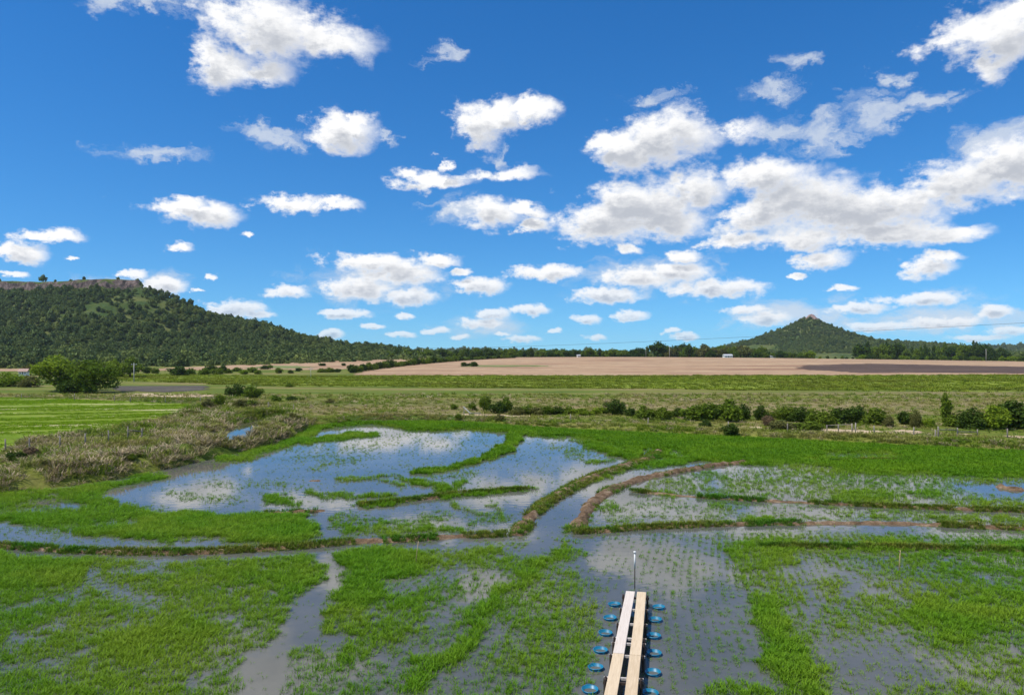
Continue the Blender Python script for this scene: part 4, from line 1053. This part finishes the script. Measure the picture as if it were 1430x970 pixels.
for k, (px, base, w, h, mi) in enumerate(SHRUBS):
    at_px(px, base, w * 1.15, h * 1.15, name='roadside_shrub', cat='shrub',
          label={0: 'mid green leafy shrub beside the sandy track', 1: 'dark green dense shrub beside the sandy track', 2: 'pale bright green shrub beside the sandy track', 3: 'low olive shrub beside the sandy track', 4: 'brown withered shrub next to the bare sand hollow'}[mi],
          group={0: 'mid green shrubs along the track', 1: 'dark shrubs along the track', 2: 'bright shrubs along the track', 3: 'olive shrubs along the track', 4: None}[mi], kind='bush', mat_i=mi, var=k % 6, n=2800, leaf=.042)
at_px(1320, 595, 22, 34, name='slender_tree', cat='tree', label='slender open tree rising above the shrubs behind the gate', group=None, kind='tall', mat_i=0, var=2, n=2200, leaf=.045)

BANKS = [(24, 655, 26, 20, 1), (42, 652, 22, 18, 4), (100, 640, 18, 10, 0), (160, 632, 22, 11, 2), (200, 622, 26, 13, 0), (222, 612, 20, 12, 3), (252, 594, 14, 14, 0), (268, 590, 22, 14, 3), (290, 580, 20, 20, 3), (306, 578, 22, 22, 0), (318, 588, 16, 14, 2),
 (334, 580, 22, 18, 3), (350, 577, 18, 16, 0), (283, 601, 10, 10, 1), (130, 650, 24, 11, 2), (180, 658, 22, 10, 0), (392, 590, 18, 10, 2), (240, 632, 20, 10, 0), (70, 628, 18, 9, 3), (405, 600, 16, 10, 3), (640, 590, 10, 13, 0), (697, 593, 14, 15, 3)]
for k, (px, base, w, h, mi) in enumerate(BANKS):
    at_px(px, base, w * .9, h * .68, name='bank_shrub', cat='shrub', label={0: 'green shrub on the overgrown bank beside the ditch', 1: 'dark shrub on the overgrown bank beside the ditch', 2: 'bright green weedy shrub on the overgrown bank', 3: 'olive feathery shrub on the overgrown bank', 4: 'brown withered shrub on the overgrown bank'}[mi],
          group={0: 'green shrubs on the bank', 1: 'dark shrubs on the bank', 2: 'bright weedy shrubs on the bank', 3: 'olive shrubs on the bank', 4: None}[mi], kind='bush' if h < 18 else 'round', mat_i=mi, var=k % 6, n=2200, leaf=.045)

# trees behind the ploughed hill
def treeline(x0, x1, step, Y0, Y1, h0, h1, mats, label, group, kinds=('round', 'round', 'bush'), wf=1.2, zfix=None):
    px = x0; k = 0
    while px < x1:
        Yd = random.uniform(Y0, Y1); h = random.uniform(h0, h1); kd = random.choice(kinds)
        at_px(px, 0, h * wf * random.uniform(.8, 1.25) * (.6 if kd == 'tall' else 1), h, Y=Yd, name='distant_tree', cat='tree', label=label, group=group, kind=kd, mat_i=random.choice(mats), var=k % 6, n=1300, leaf=.06)
        px += step * random.uniform(.6, 1.4); k += 1
treeline(540, 760, 7, 640, 720, 7, 12, (0, 1, 1), 'dark tree in the low wood behind the dividing hedgerow', 'trees of the low wood behind the hedgerow')
treeline(758, 905, 7, 690, 760, 8, 13, (0, 1, 0), 'tree in the row along the crest of the ploughed hill', 'trees along the crest of the ploughed hill')
treeline(930, 1070, 7, 690, 770, 11, 18, (0, 1, 0, 3), 'tree in the row below the pointed hill, beside the white barn', 'trees beside the white barn')
treeline(1136, 1200, 8, 640, 680, 3, 5, (0, 2, 1), 'low bush along the foot of the pale pasture', 'low bushes at the foot of the pasture', ('bush',))
treeline(1060, 1136, 7, 640, 720, 7, 10, (0, 2, 1, 0), 'low tree in the hedge in front of the pale pasture', 'low trees in front of the pasture')
treeline(1212, 1408, 5.5, 690, 780, 13, 22, (0, 1, 0, 1), 'tall tree in the grove below the far ridge', 'tall trees of the grove', ('tall', 'round', 'round'), .85)
treeline(1205, 1440, 9, 650, 670, 5, 8, (0, 2, 1), 'low bush at the edge of the ploughed soil below the grove', 'bushes below the tall grove', ('bush',))
at_px(919, 0, 24, 19, Y=670, name='distant_tree', cat='tree', label='large dark rounded tree standing out on the crest beside a thin one', group=None, kind='round', mat_i=1, var=4, n=2200, leaf=.045)
at_px(904, 0, 7, 12, Y=670, name='distant_tree', cat='tree', label='thin dark tree beside the large rounded tree on the crest', group=None, kind='tall', mat_i=1, var=1, n=900, leaf=.07)
at_px(962, 0, 12, 17, Y=672, name='distant_tree', cat='tree', label='narrow dark tree on the crest near the white barn', group=None, kind='round', mat_i=1, var=3, n=1500, leaf=.055)
at_px(1201, 0, 22, 18, Y=690, name='distant_tree', cat='tree', label='dark dense tree between the pale pasture and the tall grove', group=None, kind='round', mat_i=1, var=5, n=1800, leaf=.05)

# ------------------------------------------------------------------ forest on the hills
def forest_sources():
    out = []
    for k in range(7):
        V, Fc = crown_arrays(900 + k, lobes_round(900 + k, 8, .8, .30, .46, .16), 460, .085, .0)
        out.append(mesh_from('forest_crown', V, Fc, M['forest']))
    return out
FS = forest_sources()
def forest(name, label, x0, x1, y0, y1, count, zf, dens, wlo, whi, lift=0.0):
    X = rng.uniform(x0, x1, count); Y = rng.uniform(y0, y1, count)
    Z = zf(X, Y)
    e = 2.0
    sl = np.hypot(zf(X + e, Y) - zf(X - e, Y), zf(X, Y + e) - zf(X, Y - e)) / (2 * e)
    k = rng.random(count) < dens(X, Y, Z, sl)
    X, Y, Z = X[k], Y[k], Z[k]; n = len(X)
    w = (wlo + (whi - wlo) * rng.random(n) ** 1.7) * (0.85 + .45 * rng.random(n) ** 4); h = w * rng.uniform(.7, 1.2, n)
    o = scatter(name, np.stack([X, Y, Z - .06 * h + lift], 1), np.stack([np.zeros(n), np.zeros(n), rng.uniform(0, 6.28, n)], 1), np.stack([w, w, h], 1), rng.integers(0, 7, n), FS)
    tag(o, label, 'forest', kind='stuff')
    print(name, n)
def mesa_dens(X, Y, Z, sl):
    grass = sstep(.42, .62, fbm(X * .012 + 3, Y * .012, 111)) * sstep(25, 50, Z) * sstep(-300, -430, X)
    d = 1 - .80 * grass
    d = np.where(Z > 80, .25, d); d = np.where(Z > 89, .006, d); d = np.where(sl > 1.15, .03, d)
    return np.where(Z < -2, 0, d)
forest('hill_forest', 'dense green forest covering the slopes of the flat topped hill', -900, 10, 410, 930, 21000, mesa_z, mesa_dens, 4.6, 9.5)
def peak_dens(X, Y, Z, sl):
    d = np.where(np.hypot(X - PKX, Y - PKY) < 15, .0, .95)
    px, py = pix(X, Y, Z)
    d = np.where(inpoly(px, py, [(1022, 493), (1035, 484), (1060, 481), (1080, 483), (1085, 490), (1050, 492)]) | inpoly(px, py, [(1136, 493), (1212, 493), (1212, 503), (1136, 503)]), .0, d)
    return np.where(Z < -2, 0, d)
forest('hill_forest', 'dense green forest covering the pointed hill', PKX - 430, PKX + 760, 1180, 1680, 26000, peak_z, peak_dens, 4.0, 8.5)
forest('distant_forest', 'dark far forest on the low ridge along the horizon', -1300, 3300, 2300, 2780, 9000, ridge_z, lambda X, Y, Z, sl: np.where((Z < -2) | (np.abs(X) > Y * .8), 0, .9), 12, 22)
flat = lambda X, Y: terrain(X, Y)
forest('distant_forest', 'dark woodland on the plain between the flat hill and the pointed hill', -200, 900, 770, 1250, 7000, flat, lambda X, Y, Z, sl: np.where(np.abs(X) > Y * .76, 0, np.where((Y > 780) & (X > -170) & ~((X > Y * .41) & (X < Y * .49)), .8, 0)) * sstep(.35, .5, fbm(X * .006, Y * .006, 121)), 6, 11)

# ------------------------------------------------------------------ boardwalk and tubs
def ground_px(px, py, z): return np.array(G(px, py, z))
PZ = 0.52                                    # top of the planks above the water
bw = add('boardwalk', None, None, (*ground_px(880, 900, 0), 0.0))
tag(bw, 'narrow boardwalk of two parallel lines of pale planks over the rice', 'boardwalk')
bx0, by0 = bw.location.x, bw.location.y
def along(p, q):
    d = q - p; L = np.linalg.norm(d)
    return d / L, L
lineL = (ground_px(880.5, 825, PZ), ground_px(852.5, 970, PZ)); lineR = (ground_px(896, 826, PZ), ground_px(881.5, 970, PZ))
def plank(a, b, mat, dz=0.0, w=.35):
    t, L = along(a, b); c = (a + b) / 2; n = 9
    nv = np.array([-t[1], t[0]]); V, Fc = [], []
    r = random.Random(int(a[0] * 1000)); bow = r.uniform(-.012, .012); cup = r.uniform(.002, .006)
    for i in range(n):
        s = i / (n - 1); p = a + (b - a) * s - np.array([bx0, by0])
        off = bow * 4 * s * (1 - s); zs = PZ + dz - .022 * 4 * s * (1 - s) * (1 + .3 * math.sin(9 * s))
        for (k, zz) in ((-.5, 0), (-.48, .004), (.48, .004), (.5, 0), (.5, -.038), (-.5, -.038)):
            q = p + nv * (k * w + off)
            V.append((q[0], q[1], zs + zz - (cup if abs(k) > .49 else 0)))
    K = 6
    for i in range(n - 1):
        for k in range(K): Fc.append((i * K + k, i * K + (k + 1) % K, (i + 1) * K + (k + 1) % K, (i + 1) * K + k))
    Fc.append(tuple(range(K))); Fc.append(tuple((n - 1) * K + k for k in reversed(range(K))))
    return add('plank', mesh_from('plank', V, Fc, mat), bw)
def lerp_line(ln, py):
    A, B = ln
    ya, yb = A[1], B[1]
    Yt = (CAM_H - PZ) / -(ray(880, py)[2] / ray(880, py)[1])
    s = (Yt - ya) / (yb - ya)
    return A + (B - A) * s
for ln, brk, m1, m2 in ((lineL, 911, 'bleached_plank', 'pale_plank'), (lineR, 913.5, 'pale_plank', 'pale_plank')):
    mid = lerp_line(ln, brk)
    t, L = along(*ln)
    plank(ln[0], mid + t * .02, M[m1], .0)
    plank(mid + t * .035, mid + t * 6.1, M[m2], -.006)
    plank(mid + t * 6.13, mid + t * 12.1, M[m1], .0)
tL, _ = along(*lineL)
side = np.array([tL[1], -tL[0]])
if side[0] < 0: side = -side
for py in (831, 848, 868, 888, 895, 912, 943, 949, 985):
    a, b = lerp_line(lineL, py), lerp_line(lineR, py)
    p, q = a - side * .30, b + side * .30
    pale = py not in (831, 949)
    zc = PZ - (.088 if pale else .10)
    c = (p + q) / 2; L = np.linalg.norm(q - p)
    mb = MB(); mb.box((c[0] - bx0, c[1] - by0, zc), (L, .075, .07), math.atan2(q[1] - p[1], q[0] - p[0]))
    add('crossbar', mb.mesh('crossbar', M['crossbar'] if pale else M['dark_wood']), bw)
    for e in (p + side * .06, q - side * .06):
        mb = MB(); mb.tube([(e[0] - bx0 + .07 * tL[0], e[1] - by0 + .07 * tL[1], -.35), (e[0] - bx0 + .07 * tL[0], e[1] - by0 + .07 * tL[1], PZ - (.02 if pale else -.05))], .042, 7)
        add('leg', mb.mesh('leg', M['dark_wood']), bw)
for s_ in (-1, 1):      # dark side runners under the crossbars
    base = lineL if s_ < 0 else lineR
    t, L = along(*base)
    a = base[0] + side * s_ * .10 + t * .15; b = a + t * 12.0; c = (a + b) / 2
    mb = MB(); mb.box((c[0] - bx0, c[1] - by0, PZ - .20), (12.0, .06, .13), math.atan2(t[1], t[0]))
    add('runner', mb.mesh('runner', M['dark_wood']), bw)

def make_tub(px, py, label):
    x, y = G(px, py, .06)
    o = add('tub', None, None, (x, y, -.03), random.uniform(0, 6))
    tag(o, label, 'tub')
    o.rotation_euler = (random.uniform(-.04, .04), random.uniform(-.04, .04), random.uniform(0, 6))
    add('wall', TUB[0], o); add('handle', TUB[3], add('rim', TUB[1], o)); add('water', TUB[2], o)
    return o
mb = MB().lathe([(.0, -.20), (.185, -.20), (.228, .105), (.221, .105), (.178, -.192), (.0, -.192)], 32)
tw = mb.mesh('tub_wall', M['blue'], True)
mb = MB().lathe([(.222, .108), (.226, .122), (.244, .124), (.252, .114), (.250, .096), (.240, .092), (.228, .098), (.222, .108)], 32)
tr = mb.mesh('tub_rim', M['blue'], True)
mb = MB(); mb.lathe([(.0, .015), (.205, .015)], 32)
twm = mb.mesh('tub_water', M['canal'])
mb = MB(); mb.tube([(.247 * math.cos(a), .247 * math.sin(a), .104 + .035 * math.sin((a - .4) / .9 * math.pi)) for a in np.linspace(.4, 1.3, 9)], .007, 5)
th = mb.mesh('tub_handle', M['blue'], True)
TUB = (tw, tr, twm, th)
ords = ('first from the far end', 'second from the far end', 'third from the far end', 'fourth from the far end', 'fifth from the far end', 'sixth from the far end')
for sd_, lst in (('left', [(858, 843), (852, 862), (845.5, 883), (838.5, 907), (832, 931), (824, 962)]), ('right', [(920, 847), (915, 864.5), (913, 887), (913.5, 911), (912, 938), (908, 967)])):
    for k, (px, py) in enumerate(lst):
        make_tub(px, py, 'blue tub beside the %s plank line, %s of the boardwalk' % ('whiter' if sd_ == 'left' else 'yellower', ords[k]))

# stakes
def stake(px, base, top, rad, mat, name, label, lean=(0, 0), cat='stake', extra=None):
    x, y = G(px, base); h = (base - top) / F * y
    o = add(name, None, None, (x, y, 0)); tag(o, label, cat)
    mb = MB(); mb.tube([(0, 0, -.3), (lean[0] * h * .5, lean[1] * h, h * .5), (lean[0] * h, lean[1] * h, h)], [rad, rad * .95, rad * .85], 8)
    add('shaft', mb.mesh('stake_shaft', mat, True), o)
    if extra: extra(o, h)
    return o
def pvc(o, h):
    mb = MB(); mb.tube([(0, 0, h * .58), (0, 0, h * 1.0)], .034, 10); add('white_tube', mb.mesh('white_tube', M['white'], True), o)
    mb = MB(); mb.tube([(0, 0, h * 1.0), (0, 0, h * 1.05)], .055, 10); add('cap', mb.mesh('tube_cap', M['white'], True), o)
stake(886.5, 822, 772, .022, M['dark_wood'], 'water_gauge', 'thin dark stake with white tube beyond the end of the boardwalk', extra=pvc, cat='stake')
def tie(o, h):
    mb = MB(); mb.tube([(0, 0, h * .93), (0, 0, h * .97)], .033, 8); add('binding', mb.mesh('binding', M['dark_wood'], True), o)
stake(1255.5, 797, 768, .026, M['bamboo'], 'cane_stake', 'pale upright cane stake standing in sparse rice', (.06, 0), extra=tie)
stake(580, 786, 755, .018, M['bamboo'], 'cane_stake', 'thin leaning cane stake in dense rice in front of a muddy bund', (.14, 0), extra=tie)
stake(585, 754, 746, .04, M['dark_wood'], 'peg', 'short dark peg on top of the muddy bund', (0.02, 0), extra=tie)

# ------------------------------------------------------------------ fences
def fence(name, label, posts, rails=(), wires=True, thick=.06, mat='wood', wz=(.45, .75, 1.0)):
    """posts: (px, base, top)"""
    x0, y0 = G(posts[0][0], posts[0][1])
    o = add(name, None, None, (x0, y0, 0)); tag(o, label, 'fence')
    foot = []
    for px, base, top in posts:
        zg = 0.25
        for _ in range(3):
            x, y = G(px, base, zg); zg = tz(x, y)
        h = (base - top) / F * y
        l = random.uniform(-.05, .05)
        mb = MB(); mb.tube([(x - x0, y - y0, zg - .4), (x - x0 + l * .5, y - y0, zg + h * .5), (x - x0 + l, y - y0, zg + h)], [thick * 1.1, thick, thick * .9], 7)
        add('post', mb.mesh('fence_post', M[mat], True), o)
        foot.append((x - x0, y - y0, zg, h))
    for i, j, fr in rails:
        a, b = foot[i], foot[j]
        mb = MB(); mb.tube([(a[0], a[1], a[2] + a[3] * fr), (b[0], b[1], b[2] + b[3] * fr)], .04, 6)
        add('rail', mb.mesh('fence_rail', M[mat], True), o)
    if wires:
        for i in range(len(foot) - 1):
            a, b = foot[i], foot[i + 1]
            for fr in wz:
                A, B = Vector((a[0], a[1], a[2] + a[3] * fr * .95)), Vector((b[0], b[1], b[2] + b[3] * fr * .95))
                mid = (A + B) / 2 - Vector((0, 0, .03))
                mb = MB(); mb.tube([A, mid, B], .006, 4)
                add('wire', mb.mesh('fence_wire', M['cable'], True), o)
    return o
fence('wire_fence', 'wooden post fence with rails between the track and the paddies', [(797, 590, 578), (905, 593, 583), (1017, 601, 588), (1100, 603, 591), (1155, 603, 593), (1171, 605, 592), (1190, 606, 591), (1194.5, 607, 590), (1221, 606, 594), (1276, 609, 596), (1306, 614, 600), (1310, 613, 595), (1337, 609, 597), (1365, 608, 599), (1407, 611, 598), (1450, 612, 600)],
      [(4, 6, .92), (11, 12, .75), (12, 13, .55)], thick=.075)
fence('wire_fence', 'old dark post fence with top rail gate beside the bright green field', [(-20, 640, 616), (8, 634, 613), (41, 630, 609), (84, 626, 606), (119, 622, 604), (152, 620, 600), (178.5, 618, 597), (198, 616, 597.5)], [(6, 7, .75)], thick=.07)
fence('wire_fence', 'thin wire fence along the far edge of the bright green field', [(30, 557, 549), (104, 559, 549), (160, 561, 552), (182, 562, 553), (231, 563, 553), (280, 563, 553), (342, 570, 558), (375, 572, 560), (410, 575, 563)], thick=.06)
# leaning weathered board and trough by the meadow edge
x, y = G(652, 582)
o = add('wooden_sluice', None, None, (x, y, tz(x, y))); tag(o, 'weathered grey board propped up over a low wooden trough', 'sluice')
mb = MB(); mb.tube([(-.35, .1, 1.35), (.05, 0, .75), (.45, -.1, .2)], .02, 5)
from mathutils import Matrix
mb = MB(); mb.box((0, 0, .95), (1.5, .35, .08), 0, Matrix.Rotation(R(42), 3, 'Y')); add('board', mb.mesh('sluice_board', M['white']), o)
mb = MB(); mb.box((-.45, 0, .7), (.12, .12, 1.5)); add('post', mb.mesh('sluice_post', M['wood']), o)
mb = MB(); mb.box((.42, 0, .3), (.12, .12, .7)); add('post', mb.mesh('sluice_post', M['wood']), o)
mb = MB(); mb.box((1.3, 0, .45), (1.7, .3, .12)); add('trough', mb.mesh('sluice_trough', M['wood']), o)
mb = MB(); mb.box((1.9, 0, .15), (.1, .1, .5)); add('post', mb.mesh('sluice_post', M['wood']), o)

# ------------------------------------------------------------------ utility poles and the overhead line
def utility_pole(x, y, h, label, rad=.14, rz=0.3):
    o = add('utility_pole', None, None, (x, y, tz(x, y)), rz); tag(o, label, 'pole')
    mb = MB(); mb.tube([(0, 0, -1), (0, 0, h * .5), (0, 0, h)], [rad, rad * .85, rad * .65], 9); add('shaft', mb.mesh('pole_shaft', M['concrete'], True), o)
    mb = MB(); mb.box((0, 0, h - .35), (1.7, .12, .14)); ca = add('crossarm', mb.mesh('pole_crossarm', M['concrete']), o)
    for dx in (-.75, 0, .75):
        mb = MB(); mb.lathe([(.0, 0), (.05, 0), (.07, .06), (.04, .10), (.07, .15), (.03, .22), (0, .22)], 10, (dx, 0, h - .28 if dx else h)); add('insulator', mb.mesh('insulator', M['white'], True), ca)
    return o
x, y = G(187, 534); utility_pole(x, y, 26 / F * y, 'pale concrete utility pole in front of a dark tree by the hill', .16)
x, y = G(434, 528); utility_pole(x, y, 14 / F * y, 'faint thin utility pole in the meadow below the ploughed slope', .10)
x = GY(935, 640); utility_pole(x, 640, 9.5, 'taller thin pale pole on the crest near the large dark tree', .17)
x = GY(902, 648); utility_pole(x, 648, 7.5, 'shorter thin pole on the crest near the large dark tree', .12)
x = GY(1377, 560); utility_pole(x, 560, 9.5, 'pale pole in front of the tall grove', .15)
pA = (GY(1520, 150), 150.0); pB = (GY(590, 720), 720.0)
zA = CAM_H + (HOR - 446) / F * 150.0; zB = CAM_H + (HOR - 486) / F * 720.0
o = add('overhead_cable', None, None, (pB[0], pB[1], tz(*pB))); tag(o, 'thin overhead cable crossing the sky above the pointed hill', 'cable')
mb = MB(); pts_ = []
for i in range(41):
    s = i / 40
    pts_.append((s * (pA[0] - pB[0]), s * (pA[1] - pB[1]), zB + (zA - zB) * s - 4 * 1.6 * s * (1 - s) - tz(*pB)))
mb.tube(pts_, [.10 - .07 * i / 40 for i in range(41)], 5); add('wire', mb.mesh('overhead_wire', M['cable'], True), o)
utility_pole(pA[0], pA[1], zA - tz(*pA) - .1, 'tall roadside utility pole carrying the near end of the overhead cable', .2)
utility_pole(pB[0], pB[1], zB - tz(*pB) - .1, 'utility pole carrying the overhead cable in the far wood', .2)

# ------------------------------------------------------------------ farm buildings
def house(x, y, w, d, h, rh, label, roof, rz=0.0, name='farm_building', zoff=0.0):
    o = add(name, None, None, (x, y, tz(x, y) + zoff), rz); tag(o, label, 'building')
    mb = MB(); mb.box((0, 0, h / 2 - .2), (w, d, h + .4)); wl = add('wall', mb.mesh('house_wall', M['white']), o)
    e = .35
    V = [(-w / 2 - e, -d / 2 - e, h - .1), (w / 2 + e, -d / 2 - e, h - .1), (w / 2 + e, d / 2 + e, h - .1), (-w / 2 - e, d / 2 + e, h - .1), (-w / 2 - e, 0, h + rh), (w / 2 + e, 0, h + rh)]
    V += [(a, b, c + .14) for a, b, c in V]
    Fc = [(0, 1, 5, 4), (2, 3, 4, 5), (0, 4, 3), (1, 2, 5), (6, 10, 11, 7), (8, 11, 10, 9), (0, 6, 7, 1), (2, 8, 9, 3), (6, 0, 4, 10), (3, 9, 10, 4), (1, 7, 11, 5), (8, 2, 5, 11)]
    add('roof', mesh_from('house_roof', V, Fc, roof), o)
    for k in range(3):
        mb = MB(); mb.box(((k - 1) * w * .3, -d / 2 - .01, h * .55), (w * .10, .08, h * .4 if k != 1 else h * .7))
        add('window' if k != 1 else 'door', mb.mesh('house_opening', M['glass']), wl)
    return o
house(GY(34, 292), 292, 3.0, 2.6, 1.3, 1.0, 'small hut with pinkish roof among the bushes at the foot of the flat hill', M['roof'], .15, 'hut', 1.0)
house(GY(1016, 668), 668, 7.5, 5, 1.9, 1.1, 'white barn with pale roof between the trees below the pointed hill', M['tin'], .1, 'barn')
house(GY(808, 652), 652, 2.6, 2.6, 1.6, .5, 'tiny white shed on the crest of the ploughed hill', M['tin'], .3, 'shed')
house(GY(1079, 672), 672, 4.5, 4, 1.9, .9, 'small white cottage half hidden by the low trees near the barn', M['tin'], -.2, 'cottage')

# ------------------------------------------------------------------ air
def haze():
    m, T, out = new_mat('haze_air')
    v = T.node('ShaderNodeVolumePrincipled', {'Color': (.80, .88, 1.0, 1), 'Density': HAZE, 'Anisotropy': 0.2})
    T.l.new(v.outputs[0], out.inputs['Volume'])
    mb = MB(); mb.box((0, 2325, 51), (11200, 5550, 138))
    tag(add('haze', mb.mesh('haze', m)), kind='stuff')
HAZE = 0.00005
haze()
